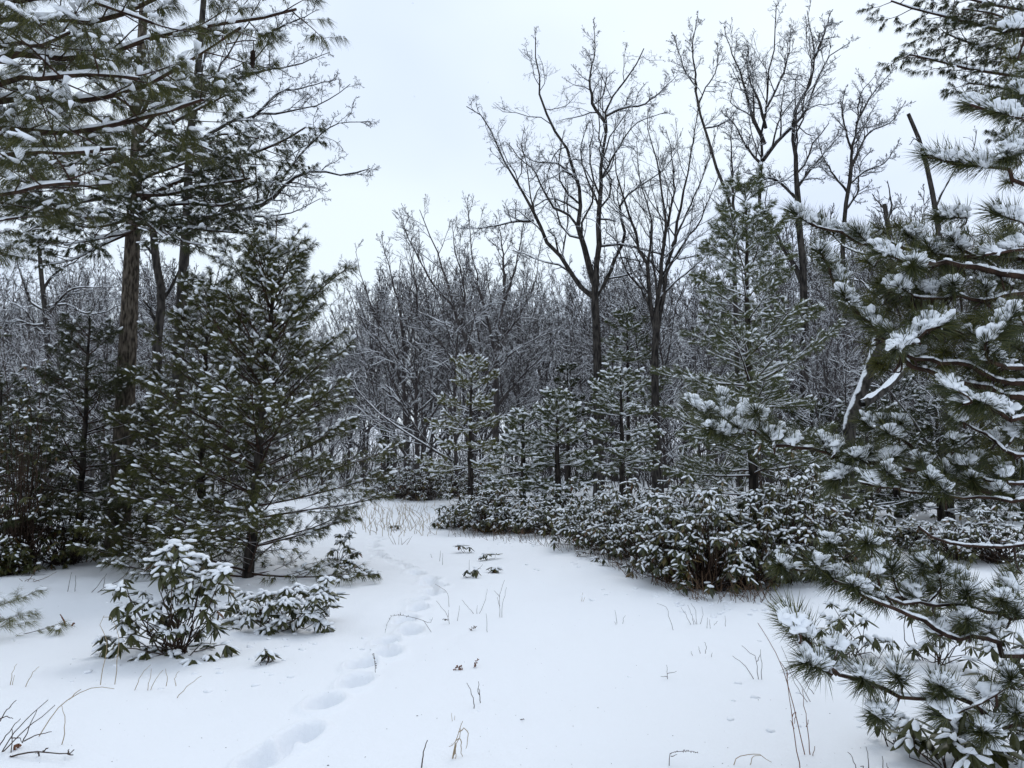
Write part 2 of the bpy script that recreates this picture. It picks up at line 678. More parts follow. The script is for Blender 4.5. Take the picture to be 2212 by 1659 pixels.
def bare_tree(name, label, trunk, limbs, lev, seed, D, group=None, mat=None, twig=0.0055, wig=0.22, up=0.05, depth=0.22, sides=10):
    """trunk and limbs traced as (crop, r0, r1, [(x, y), ...]); depth spreads the limbs fore and aft of the trunk"""
    rg = np.random.default_rng(seed)
    mat = mat or BARK

    def tr(c, pl, d0, d1, dd=0.0):
        o = []
        for i, (x, y) in enumerate(pl):
            u, v = uv(c, x, y)
            f = i / (len(pl) - 1)
            o.append(P(u, v, D + d0 + (d1 - d0) * f))
        return o
    c, r0, r1, pl = trunk
    tp = tr(c, pl, 0, 0)
    b = tp[0].copy()
    gb = gz(b[0], b[1])
    if b[2] > gb:
        tp = [np.array([b[0] - (tp[1][0] - b[0]) * 0.2, b[1], gb - 0.1])] + tp
    else:
        tp[0][2] = gb - 0.1
    root = thing(name, label, 'tree', (tp[0][0], tp[0][1], gb), group)
    a = Acc()
    Pl = spline(tp, 16)[None]
    R = np.linspace(r0, r1, 16)[None].copy()
    R[0, 0] *= 1.35
    R[0, 1] *= 1.08
    a.add(tubes(Pl, R, sides))
    build('trunk', a, mat, root)
    for (c, r0, r1, pl, dd) in limbs:
        pts = tr(c, pl, 0, dd * depth * 10)
        # root the limb inside the trunk or its parent limb
        w_, s_ = limb_mesh(pts, r0, r1, rg, lev, twig, wig, up)
        lo = build('limb', w_, mat, root)
        build('snow', s_, SNOW, lo, stuff=True)
    return root


def generic_tree(name, label, H, r, nl, seed, group=None, spread=0.45, fork=0.35, twig=0.007, lev=None, lean=0.0, mat=None, up=0.10, loc=(0, 0, 0), snow=True):
    """an arching bare tree standing at loc"""
    rg = np.random.default_rng(seed)
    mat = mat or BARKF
    lev = lev or [(10, 0.42, 4, 3, 0.65, 0.08), (7, 0.48, 4, 2, 0.65, 0.12), (6, 0.5, 3, 2, 0.7, 0.12)]
    root = thing(name, label, 'tree', loc, group)
    o = np.array(loc, float)
    a = Acc()
    n = 10
    d = nrm(np.array([lean, 0, 1.0]))
    pts = [o + np.array([0, 0, -0.15])]
    for i in range(n - 1):
        d = nrm(d + rg.normal(0, 0.05, 3) + np.array([0, 0, .06]))
        pts.append(pts[-1] + d * (H * 0.8 / (n - 1)))
    Pl = np.array(pts)[None]
    R = np.linspace(r, r * 0.10, n)[None].copy()
    R[0, 0] *= 1.4
    a.add(tubes(Pl, R, 7))
    build('trunk', a, mat, root)
    wc, sc_ = Acc(), Acc()
    q1, r1 = children(Pl, R, 26, .3, 1.0, .6, .22, 5, .15, up, .5, twig * 1.3, rg)
    q2, r2 = children(q1, r1, 7, .1, 1.0, .7, .5, 4, .2, up, .5, twig, rg)
    wc.add(tubes(q1, r1, 3))
    wc.add(ribbons(q2, r2, rg))
    for i in range(nl):
        t = fork + (1 - fork) * (i + rg.random() * 0.8) / nl
        t = min(t, 0.99)
        p, T, rr = at(Pl, R, np.array([0]), np.array([t]))
        az = i * 2.4 + rg.normal(0, .4)
        sp = spread * rg.uniform(0.6, 1.3)
        dd = nrm(np.array([math.cos(az) * sp, math.sin(az) * sp, 1.0]) if t > .5 else np.array([math.cos(az) * sp * 1.7, math.sin(az) * sp * 1.7, 0.8]))
        Ln = H * (1.02 - t * 0.8) * rg.uniform(0.55, 0.8)
        q = [p[0]]
        for k in range(4):
            dd = nrm(dd + rg.normal(0, 0.13, 3) + np.array([0, 0, 0.16]))
            q.append(q[-1] + dd * Ln / 4)
        w_, s_ = limb_mesh(q, float(rr[0]) * 0.72, 0.014, rg, lev, twig, 0.17, up, 9)
        for A_, B_ in ((wc, w_), (sc_, s_)):
            for v_, f_ in zip(B_.V, B_.F):
                A_.add((v_, f_ - f_.min()))
    lo = build('crown', wc, mat, root)
    if snow:
        build('snow', sc_, SNOW, lo, stuff=True)
    return root


LEV_A = [(13, 0.36, 6, 4, 0.75, 0.10), (8, 0.46, 5, 3, 0.7, 0.12), (5, 0.56, 4, 2, 0.7, 0.12), (4, 0.62, 3, 2, 0.7, 0.12)]
LEV_B = [(12, 0.40, 5, 4, 0.65, 0.12), (7, 0.48, 4, 3, 0.65, 0.12), (6, 0.52, 4, 2, 0.7, 0.12), (3, 0.65, 3, 2, 0.7, 0.2)]
LEV_C = [(11, 0.38, 5, 3, 0.55, 0.12), (6, 0.5, 4, 3, 0.6, 0.12), (5, 0.6, 4, 2, 0.7, 0.12), (3, 0.6, 3, 2, 0.7, 0.2)]

bare_tree('oak_tree', 'tallest bare oak in the middle, wide crooked limbs forking low', (6, .20, .13, [(377, 1040), (375, 952), (372, 860), (368, 790), (372, 740)]), [
    (6, .10, .018, [(369, 800), (335, 775), (300, 720), (240, 640), (205, 570), (160, 480), (130, 430), (95, 360), (50, 290), (25, 285)], -.1),
    (6, .12, .018, [(370, 770), (345, 690), (330, 620), (325, 500), (300, 420), (280, 380), (250, 320), (225, 260), (215, 170), (210, 100)], .12),
    (6, .125, .02, [(372, 760), (375, 660), (380, 560), (388, 450), (400, 330), (400, 290), (420, 250), (470, 190), (500, 130)], 0.0),
    (6, .07, .014, [(398, 330), (365, 280), (355, 200), (370, 140), (365, 70)], .05),
    (6, .09, .014, [(375, 790), (400, 745), (440, 660), (452, 630), (435, 555), (470, 510), (540, 470), (590, 400)], .18),
    (6, .06, .014, [(330, 620), (300, 575), (260, 555), (225, 500), (205, 455), (165, 420), (130, 380)], -.1),
    (6, .05, .012, [(325, 490), (270, 440), (200, 430), (160, 390)], .1),
    (6, .055, .012, [(400, 310), (440, 290), (500, 280), (560, 230), (590, 200)], .12),
    (6, .05, .012, [(205, 590), (150, 595), (60, 612), (0, 610)], -.12),
    (6, .05, .012, [(385, 480), (430, 400), (480, 330), (560, 300)], .2),
    (6, .045, .012, [(385, 560), (345, 470), (330, 400), (350, 330)], -.2),
], LEV_A, 11, 28.0, wig=0.3, up=0.06)

bare_tree('maple_tree', 'bare tree of many straight rising stems, just right of the tallest oak', (6, .17, .12, [(530, 1040), (530, 930), (535, 870)]), [
    (6, .09, .012, [(530, 885), (515, 800), (510, 720), (480, 640), (450, 540), (430, 470), (420, 400), (425, 330)], .1),
    (6, .10, .012, [(535, 880), (545, 740), (555, 620), (545, 480), (520, 380), (510, 300)], -.1),
    (6, .10, .012, [(536, 880), (570, 680), (600, 560), (620, 450), (640, 330), (645, 290)], .15),
    (6, .07, .010, [(545, 760), (600, 660), (650, 590), (680, 520), (700, 470)], -.15),
    (6, .06, .010, [(522, 830), (490, 770), (450, 720), (430, 650), (420, 590)], .2),
    (6, .06, .010, [(552, 650), (580, 520), (575, 420), (560, 350)], .2),
    (6, .05, .010, [(510, 720), (520, 600), (490, 480), (480, 380)], -.2),
    (6, .05, .010, [(575, 660), (630, 540), (670, 440), (690, 360)], .0),
    (6, .05, .010, [(540, 800), (600, 740), (660, 690), (720, 620)], .1),
], LEV_C, 12, 27.0, wig=0.14, up=0.10)

bare_tree('leaning_oak', 'thin bare tree leaning left, single bent stem behind the tall young pine', (7, .10, .035, [(278, 1000), (277, 860), (275, 800), (265, 760), (220, 660), (185, 540), (150, 430), (130, 330)]), [
    (7, .04, .012, [(132, 345), (130, 270), (120, 170), (140, 60)], .1),
    (7, .03, .010, [(140, 400), (170, 330), (210, 260), (215, 160)], -.1),
    (7, .03, .010, [(130, 320), (95, 270), (70, 200), (50, 130)], .1),
    (7, .05, .012, [(275, 790), (268, 600), (265, 500), (275, 440)], .1),
    (7, .03, .010, [(170, 480), (220, 470), (265, 440), (290, 400)], -.1),
], LEV_C, 13, 24.0, wig=0.26)

bare_tree('oak_tree', 'big bare oak with two trunks and a broad top, right of the thin leaning tree', (7, .17, .10, [(540, 1750), (540, 1300), (535, 1000), (520, 850), (515, 740)]), [
    (7, .085, .014, [(538, 1080), (470, 930), (390, 800), (376, 700), (380, 600), (390, 480), (400, 350), (420, 220), (435, 20)], .1),
    (7, .095, .014, [(517, 760), (513, 700), (510, 640), (500, 520), (510, 400), (560, 320), (575, 200), (550, 40)], -.1),
    (7, .08, .012, [(385, 600), (440, 530), (500, 470), (560, 380), (620, 230), (710, 160)], .15),
    (7, .07, .012, [(390, 540), (340, 420), (310, 300), (270, 200), (240, 100)], -.1),
    (7, .06, .012, [(395, 480), (370, 380), (330, 280), (330, 180)], .2),
    (7, .06, .012, [(575, 220), (610, 140), (640, 40)], .1),
    (7, .06, .012, [(505, 740), (440, 680), (360, 660), (310, 645)], -.2),
    (7, .06, .012, [(515, 700), (560, 640), (600, 590), (680, 500)], .1),
    (7, .05, .012, [(400, 400), (450, 300), (480, 200), (490, 110)], .25),
    (7, .05, .012, [(380, 620), (330, 560), (280, 470), (230, 420)], .1),
], LEV_A, 14, 25.0, wig=0.24, up=0.08)

bare_tree('oak_tree', 'smaller bare oak with a fan of branches, rightmost crown against open sky', (7, .12, .07, [(685, 1000), (688, 860), (690, 800), (710, 680), (718, 600)]), [
    (7, .06, .012, [(716, 620), (720, 560), (740, 440), (750, 350), (800, 290)], .1),
    (7, .06, .012, [(715, 630), (780, 500), (860, 460), (920, 380)], -.1),
    (7, .05, .012, [(735, 460), (790, 360), (840, 300), (880, 250)], .1),
    (7, .05, .012, [(720, 570), (690, 470), (680, 390), (700, 320)], .2),
    (7, .05, .012, [(700, 720), (640, 640), (600, 560), (590, 500)], -.1),
    (7, .05, .012, [(708, 690), (770, 640), (840, 610), (890, 540)], .1),
    (7, .05, .012, [(692, 790), (740, 720), (750, 620), (790, 560)], .2),
], LEV_A, 15, 28.0, wig=0.22)

bare_tree('beech_tree', 'bare tree with spreading snow-lined limbs, leftmost of the pair above the path end', (8, .16, .05, [(205, 960), (200, 880), (195, 760), (190, 640), (188, 540)]), [
    (8, .08, .012, [(191, 650), (140, 560), (60, 450), (10, 340)], .1),
    (8, .09, .012, [(189, 550), (180, 420), (150, 300), (120, 180)], -.1),
    (8, .07, .012, [(192, 600), (120, 470), (70, 350), (40, 230)], .2),
    (8, .07, .012, [(189, 560), (230, 430), (220, 280), (190, 150)], .1),
    (8, .06, .012, [(194, 720), (130, 660), (60, 620), (0, 600)], -.2),
    (8, .06, .012, [(194, 700), (250, 600), (270, 480), (260, 360)], .2),
    (8, .05, .012, [(196, 780), (120, 740), (60, 690), (10, 690)], .1),
    (8, .06, .012, [(190, 620), (250, 540), (320, 500), (350, 420)], -.1),
    (8, .05, .012, [(196, 790), (260, 740), (300, 660), (330, 640)], .1),
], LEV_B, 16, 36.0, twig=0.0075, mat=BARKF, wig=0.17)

bare_tree('beech_tree', 'bare tree with one thick snowy limb slanting left, above the yellowish young pine', (8, .17, .03, [(470, 960), (475, 840), (480, 700), (480, 600), (485, 500), (500, 400), (510, 300)]), [
    (8, .12, .016, [(478, 660), (440, 590), (400, 530), (370, 470), (340, 380), (300, 250), (240, 100)], -.15),
    (8, .07, .012, [(400, 535), (340, 560), (290, 500), (240, 440), (190, 380)], .1),
    (8, .09, .014, [(478, 720), (540, 640), (570, 610), (600, 580), (650, 520)], -.1),
    (8, .08, .012, [(482, 560), (430, 360), (400, 200), (390, 80)], .15),
    (8, .07, .012, [(505, 340), (500, 230), (480, 120)], .1),
    (8, .07, .012, [(500, 400), (540, 280), (560, 180), (570, 110)], -.1),
    (8, .06, .012, [(484, 520), (560, 420), (600, 320), (620, 220)], .2),
    (8, .06, .012, [(345, 400), (280, 330), (220, 220), (180, 120)], .1),
    (8, .05, .012, [(480, 600), (540, 540), (610, 500), (680, 470)], .1),
    (8, .06, .012, [(370, 470), (380, 350), (350, 220), (340, 130)], .2),
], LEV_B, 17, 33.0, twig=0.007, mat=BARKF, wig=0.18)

bare_tree('oak_tree', 'bare oak on the left with long limbs reaching over the open sky', (0, .15, .06, [(380, 1150), (385, 800), (392, 650), (398, 560), (405, 450), (410, 300), (425, 180), (440, 0)]), [
    (11, .075, .012, [(1105, 1340), (1260, 1290), (1400, 1255), (1560, 1220), (1680, 1110), (1800, 1030), (1900, 1020), (2027, 1040), (2200, 1000)], -.05),
    (11, .034, .007, [(1110, 1380), (1300, 1275), (1450, 1280), (1600, 1290), (1750, 1260), (1900, 1180)], .15),
    (11, .042, .008, [(1125, 760), (1170, 640), (1280, 560), (1420, 470), (1500, 380), (1600, 230), (1700, 100)], .1),
    (11, .042, .008, [(1115, 900), (1300, 760), (1500, 690), (1700, 660), (1900, 620), (2080, 500)], .2),
    (11, .034, .007, [(1600, 1180), (1720, 1000), (1850, 850), (2000, 740), (2200, 720)], -.1),
    (11, .034, .007, [(1130, 700), (1250, 500), (1400, 250), (1520, 60), (1600, -120)], -.1),
    (11, .034, .007, [(1400, 470), (1560, 420), (1750, 390), (1960, 310)], .1),
    (11, .034, .007, [(1500, 700), (1650, 560), (1800, 520), (2000, 470)], .1),
    (11, .034, .007, [(1180, 600), (1200, 400), (1250, 200), (1330, 0)], .2),
    (11, .034, .007, [(1560, 220), (1680, 150), (1790, 110), (1880, 60)], .1),
    (11, .034, .007, [(1300, 1260), (1420, 1140), (1560, 1080), (1750, 1110), (1900, 1120)], -.2),
], LEV_A, 18, 16.0, twig=0.0035, wig=0.25, up=0.03)

bare_tree('oak_tree', 'slender curved dark trunk between the scaly trunk and the leaning limbs on the left', (12, .13, .08, [(860, 1700), (915, 950), (910, 700), (940, 400), (915, 250), (900, 130), (890, 0)]), [
    (12, .05, .01, [(940, 420), (1000, 330), (1060, 200), (1130, 120)], .1),
    (12, .05, .01, [(915, 560), (850, 440), (790, 380), (720, 360)], -.1),
    (12, .05, .01, [(905, 160), (820, 60), (760, -60)], .1),
], LEV_C, 19, 17.0, wig=0.25)

bare_tree('maple_tree', 'bare tree with snow-lined crooked branches, far left under the pine boughs', (12, .13, .06, [(285, 1100), (285, 850), (275, 650), (260, 450), (240, 280), (230, 120)]), [
    (12, .06, .01, [(270, 560), (180, 560), (90, 530), (0, 580)], -.05),
    (12, .05, .01, [(272, 500), (340, 420), (420, 350), (560, 340), (680, 340)], -.1),
    (12, .05, .01, [(280, 700), (350, 660), (430, 650), (600, 640), (690, 590)], -.1),
    (12, .05, .01, [(265, 480), (180, 420), (120, 270), (90, 150)], .1),
    (12, .05, .01, [(250, 350), (330, 250), (440, 190), (500, 120)], .1),
    (12, .05, .01, [(262, 460), (380, 440), (480, 490), (590, 490), (700, 440), (790, 405)], -.1),
    (12, .05, .01, [(280, 640), (200, 560), (150, 480), (60, 420), (0, 380)], .1),
], LEV_B, 20, 24.0, wig=0.28, up=0.02)

bare_tree('dead_snag', 'thin dead trunk with a broken top, tilted against the right-hand sky', (0, .12, .045, [(2045, 1000), (2040, 650), (2025, 480), (2000, 350), (1985, 300), (1962, 246)]), [
    (0, .02, .008, [(1990, 310), (1975, 300), (1966, 312)], 0.0),
    (0, .03, .01, [(2020, 450), (2060, 370), (2100, 330), (2110, 280)], 0.2),
], [(4, .3, 4, 3, .8, .3), (3, .4, 3, 3, .8, .2)], 21, 19.0, wig=0.25)

# ---------------- the wood behind: arching bare trees, copied
TH = 'bare trees massed in the grey wood behind the clearing'
LBL = 'slender bare tree massed among others in the grey wood'
protos = []
rs = random.Random(5)
gpos = []
for i in range(6):
    H = [15, 13, 17, 12, 14, 10][i]
    protos.append((generic_tree('forest_tree', LBL, H, 0.085 + 0.008 * i, [12, 11, 12, 11, 13, 12][i], 100 + i, TH, spread=[.45, .6, .4, .75, .5, .8][i], fork=[.16, .12, .2, .08, .14, .06][i], twig=0.011), H))


def keep_clear(x, y):
    """the open corridor of the path and the glimpse of sky above it"""
    if y < 30 and x < 0.23 * y and x > -0.35 * y:
        return True
    return False


cands = []
for i in range(900):
    y = 27 + 48 * rs.random() ** 0.8
    x = rs.uniform(-0.85, 0.85) * y
    if keep_clear(x, y):
        continue
    if all((x - a) ** 2 + (y - b) ** 2 > 2.6 ** 2 for a, b, _ in cands):
        cands.append((x, y, rs.random()))
cands = cands[:230]
for i in range(400):
    y = rs.uniform(18, 28)
    x = rs.uniform(-.8, -.37) * y if i % 2 else rs.uniform(.34, .85) * y
    if all((x - a) ** 2 + (y - b) ** 2 > 2.4 ** 2 for a, b, _ in cands):
        cands.append((x, y, rs.random()))
    if len(cands) > 268:
        break
used = [False] * 6
for (x, y, q) in cands:
    u = x / y / K + 1106
    # tree tops as the photo has them: low above the path, higher to the right
    if u < 640:
        top = 440 + 170 * q if x / y < -.4 else 540 + 100 * q
    elif u < 760:
        top = 640 + 60 * q
    elif u < 1130:
        top = 425 + 150 * q + abs(u - 960) * 0.3
    elif u < 1700:
        top = 430 + 250 * q
    else:
        top = 300 + 330 * q if y > 28 else 380 + 250 * q
    ztop = P(u, top, y)[2]
    k = rs.randrange(6)
    zone = ('behind the scaly trunk at left' if u < 420 else 'left of the path, behind the broad pine' if u < 760 else 'above the far end of the path' if u < 930 else
            'behind the yellowish young pine' if u < 1130 else 'behind the slim pine' if u < 1450 else 'behind the tall young pine' if u < 1800 else 'behind the near pine at right')
    lbl_ = ('slender' if k % 2 else 'spreading') + ' bare grey tree in the wood ' + zone
    g0 = gz(x, y)
    pr, H = protos[k]
    sc = max(0.45, (ztop - g0) / (H * 1.12))
    rz = rs.uniform(0, 6.28)
    if not used[k]:
        used[k] = True
        pr.location = (x, y, g0 - .05)
        pr.rotation_euler = (0, 0, rz)
        pr.scale = (sc,) * 3
        pr['label'] = lbl_
    else:
        copy_thing(pr, (x, y, g0 - .05), rz, sc, lbl_)


# ------------------------------------------------------------------ pines
def bough(p0, az, el, Ln, prm, rg, wood, need, snow, side_scale=1.0):
    """one bough: main stem, side shoots, needles and the snow caught on them"""
    n = 8
    d = np.array([math.cos(az) * math.cos(el), math.sin(az) * math.cos(el), math.sin(el)])
    pts = [p0]
    for i in range(n - 1):
        d = nrm(d + rg.normal(0, 0.05, 3) + np.array([0, 0, prm['curl'] * (0.4 + i / n)]))
        pts.append(pts[-1] + d * Ln / (n - 1))
    Pl = np.array(pts)[None]
    r0 = prm['r'] * (0.35 + 0.65 * min(1, Ln / 1.5))
    R = np.linspace(r0, r0 * 0.3, n)[None]
    wood.add(tubes(Pl, R, 5))
    # side shoots lie roughly in the plane of the bough
    ns = max(3, int(Ln / prm['sp']))
    idx = np.zeros(ns, int)
    t = prm['t0'] + (0.98 - prm['t0']) * (np.arange(ns) + rg.random(ns)) / ns
    pos, T, rr = at(Pl, R, idx, t)
    side = nrm(np.cross(T, np.array([0, 0, 1.0])))
    sg = np.where(np.arange(ns) % 2 == 0, 1.0, -1.0)[:, None]
    a = rg.normal(0.85, 0.15, ns)[:, None]
    ds = nrm(T * np.cos(a) + side * sg * np.sin(a) + np.array([0, 0, 1.0]) * rg.normal(prm['lift'], 0.18, (ns, 1)))
    L2 = side_scale * (prm['s2'] * Ln * (1 - t) ** 0.7 + 0.10) * rg.uniform(0.7, 1.2, ns)
    L2 = np.minimum(L2, 0.95)
    pp = [pos]
    for i in range(3):
        ds = nrm(ds + rg.normal(0, 0.08, ds.shape) + np.array([0, 0, prm['curl'] * 0.8]))
        pp.append(pp[-1] + ds * (L2 / 3)[:, None])
    P2 = np.stack(pp, 1)
    R2 = np.repeat(np.linspace(r0 * 0.4, r0 * 0.18, 4)[None], ns, 0)
    wood.add(tubes(P2, R2, 3))
    # third order
    nt_ = prm['nt']
    P3, R3 = children(P2, R2, nt_, 0.25, 0.95, 0.75, 0.5, 3, 0.08, prm['curl'] * .6, 0.6, r0 * 0.15, rg, lmin=0.06)
    flat_ = P3[:, 1:] - P3[:, :1]
    flat_[:, :, 2] *= 0.6
    P3[:, 1:] = P3[:, :1] + flat_
    wood.add(ribbons(P3, R3, rg))
    FP_, FD_ = [], []

    def sample(Pq, Rq, ts):
        for tt in ts:
            i_ = np.arange(len(Pq))
            a_, b_, _ = at(Pq, Rq, i_, np.clip(np.full(len(Pq), tt) + rg.normal(0, .05, len(Pq)), 0, 1))
            FP_.append(a_)
            FD_.append(b_)
    sample(Pl, R, prm['tm'])
    sample(P2, R2, prm['t2'])
    sample(P3, R3, prm['t3'])
    fp = np.concatenate(FP_)
    fd = np.concatenate(FD_)
    needles(need, fp, fd, prm['n'], prm['ln'], prm['wd'], prm['a0'], prm['a1'], prm['droop'], rg, jit=prm.get('jit', 0.01))
    m = rg.random(len(fp)) < prm['sn']
    sp, sd = fp[m], fd[m]
    k = len(sp)
    big = rg.uniform(0.55, 1.35, k) * np.where(rg.random(k) < .15, 1.4, 1.0)
    lumps(snow, sp + sd * prm['ln'] * 0.3 + np.array([0, 0, prm['sz']]) * 0.8, sd, prm['sx'] * big, prm['sy'] * big * rg.uniform(.8, 1.2, k), prm['sz'] * big, rg, prm.get('tp', LUMPS), flat=.85)
    if prm.get('ridge'):
        snow.add(snow_on(Pl, R, rg, f=0.9, k=4, rmin=0.004))
        snow.add(snow_on(P2, R2, rg, f=0.9, k=4, rmin=0.004))


WHITE = dict(r=.018, sp=.13, t0=.22, s2=.42, lift=.10, curl=.035, nt=3, tm=(.7, .82, .92, 1.0), t2=(.4, .6, .8, 1.0), t3=(.75,), n=15, ln=.105, wd=.0068, a0=.15, a1=1.0,
             droop=.75, sn=.34, sx=.040, sy=.020, sz=.015)
BRUSH = dict(r=.016, sp=.16, t0=.25, s2=.40, lift=.08, curl=.03, nt=3, tm=(.45, .55, .65, .75, .85, .93, 1.0), t2=(.2, .35, .5, .65, .8, .92, 1.0), t3=(.35, .7, 1.0), n=15, ln=.066, wd=.0046, a0=.5, a1=1.15,
             droop=.12, sn=.34, sx=.042, sy=.014, sz=.013, jit=.012, ridge=True)
FARP = dict(BRUSH, n=11, wd=.012, ln=.085, sn=.30, sp=.15, s2=.46, sx=.06, sy=.026, sz=.022, tp=LUMPS_SMALL, nt=2)


def pine(name, label, base, H, crown0, prof, prm, seed, needle, r=.07, ws=.42, m=5, el=(0.0, .75), group=None, lean=(0, 0), leader=True, mat=None, extra=()):
    """a young pine: trunk, whorled boughs (each a branch with needles and snow), leader"""
    rg = np.random.default_rng(seed)
    b = np.array(base, float)
    root = thing(name, label, 'tree', b, group)
    n = 14
    t = np.linspace(0, 1, n)
    tp = np.stack([b[0] + lean[0] * t + rg.normal(0, .012, n), b[1] + lean[1] * t + rg.normal(0, .012, n), b[2] - .1 + (H + .1) * t], 1)
    Pl = tp[None]
    R = (r * (1 - t) ** 0.9 + 0.009)[None]
    a = Acc()
    a.add(tubes(Pl, R, 8))
    # stubs of dead twigs on the lower trunk
    build('trunk', a, mat or BARKP, root)
    hs = []
    z = crown0
    while z < H - 0.25:
        hs.append(z)
        z += ws * rg.uniform(.7, 1.25) * (0.75 + 0.35 * (1 - (z - crown0) / (H - crown0)))
    bl = []
    for z in hs:
        f = (z - crown0) / (H - crown0)
        k = m + rg.integers(-1, 2)
        a0 = rg.random() * 6.28
        for i in range(k):
            az = a0 + 2 * math.pi * i / k + rg.normal(0, .25)
            Lq = prof(f) * rg.uniform(.7, 1.15)
            e = el[0] + (el[1] - el[0]) * f + rg.normal(0, .12)
            bl.append((z + rg.normal(0, .04), az, e, Lq))
    for (u, v, D_, az, e, Lq) in extra:
        bl.append((P(u, v, D_)[2], az, e, Lq))
    for (z, az, e, Lq) in bl:
        tt = np.array([min(.99, max(.02, z / H))])
        p, T, rr = at(Pl, R, np.array([0]), tt)
        w_, ne, s_ = Acc(), Acc(), Acc()
        bough(p[0], az, e, Lq, prm, rg, w_, ne, s_)
        bo = build('branch', w_, TWIGP, root)
        build('needles', ne, needle, bo, smooth=False, stuff=True)
        build('snow', s_, SNOW, bo, stuff=True)
    if leader:
        ne, s_ = Acc(), Acc()
        ts = np.linspace(1 - .30 / H, 1.0, 7)
        p, T, rr = at(Pl, R, np.zeros(7, int), ts)
        needles(ne, p, T, prm['n'] + 6, prm['ln'], prm['wd'], .3, 1.1, 0.0, rg, jit=.008)
        lumps(s_, p[-3:] + np.array([0, 0, .02]), np.tile([[1, 0, 0.0]], (3, 1)), prm['sx'] * .5, prm['sy'], prm['sz'], rg)
        lo = build('leader', ne, needle, root, smooth=False)
        build('snow', s_, SNOW, lo, stuff=True)
    return root


def hgt(v_top, D, base):
    return P(1106, v_top, D)[2] - base[2]


# left: the snow-laden young white pine beside the path
b = on_ground(535, 1240)
D = b[1]
H1 = hgt(470, D, b)
pine('white_pine', 'broad snow-laden young white pine beside the path, thin bare leader at the top', b, H1 - .55, .12, lambda f: 1.72 * (1 - f) ** .55 * (0.86 + .14 * min(1, f * 5)) + .2, dict(WHITE, sn=.36), 31, NEED_W, r=.075, ws=.30, m=7, el=(.12, .95), lean=(.25, 0),
     extra=[(565, 1040, D, .05, .18, 2.05), (565, 1075, D, .25, .1, 1.9), (568, 720, D, .1, .75, 1.5), (568, 690, D, 2.8, .8, 1.3)])
# its thin leader, bare below the uppermost shoots
a = Acc()
top = np.array([b[0] + .25, b[1], b[2] + H1 - .60])
a.add(tubes(spline([top, top + [0, 0, .3], top + [.01, 0, .62]], 5)[None], np.linspace(.012, .006, 5)[None], 5))
lo = build('leader_stem', a, TWIGP, bpy.data.objects['white_pine'])
rg = np.random.default_rng(77)
for (az, e, Lq) in [(.1, .75, .62), (.5, .45, .55), (2.9, .8, .5), (-.5, .65, .4), (1.8, .9, .45)]:
    w_, ne, s_ = Acc(), Acc(), Acc()
    bough(top + np.array([0, 0, .02]), az, e, Lq, dict(WHITE, sp=.5, nt=1, n=16, tm=(.4, .5, .6, .7, .8, .9, 1.0), t2=(.8,), t3=(1.0,), s2=.05, ln=.10, droop=.5, r=.02, sn=.3, ridge=True), rg, w_, ne, s_, .4)
    bo = build('branch', w_, TWIGP, bpy.data.objects['white_pine'])
    build('needles', ne, NEED_W, bo, smooth=False, stuff=True)
    build('snow', s_, SNOW, bo, stuff=True)

b = on_ground(430, 1215)
H2 = hgt(585, b[1], b)
pine('white_pine', 'young white pine close behind the broad snow-laden one, crown half hidden by it', b, H2, .12, lambda f: 1.45 * (1 - f) ** .6 + .2, dict(WHITE, sn=.3), 32, NEED_W, r=.07, ws=.32, m=6, el=(.12, .8))
b = on_ground(168, 1205)
H3 = hgt(670, b[1], b)
pine('white_pine', 'dark narrow-topped young pine at far left, thin trunk line showing', b, H3, .55, lambda f: 1.5 * (1 - f) ** .75 + .15, dict(WHITE, sn=.14, sx=.036, n=15), 33, NEED_D, r=.06, ws=.27, m=6, el=(.0, .6))
b = on_ground(-20, 1195)
pine('white_pine', 'dark young pine cut by the left edge of the photo, behind the leafy shrub', b, 3.0, .4, lambda f: 1.2 * (1 - f) ** .7 + .15, dict(WHITE, sn=.12, sx=.034), 34, NEED_D, r=.06, ws=.3, m=6, el=(.0, .6))
b = on_ground(310, 1180)
pine('white_pine', 'dark low pine filling the gap between the two tall young pines on the left', b, 2.5, .3, lambda f: 1.35 * (1 - f) ** .7 + .15, dict(WHITE, sn=.16), 35, NEED_D, r=.05, ws=.3, m=6, el=(.0, .6))

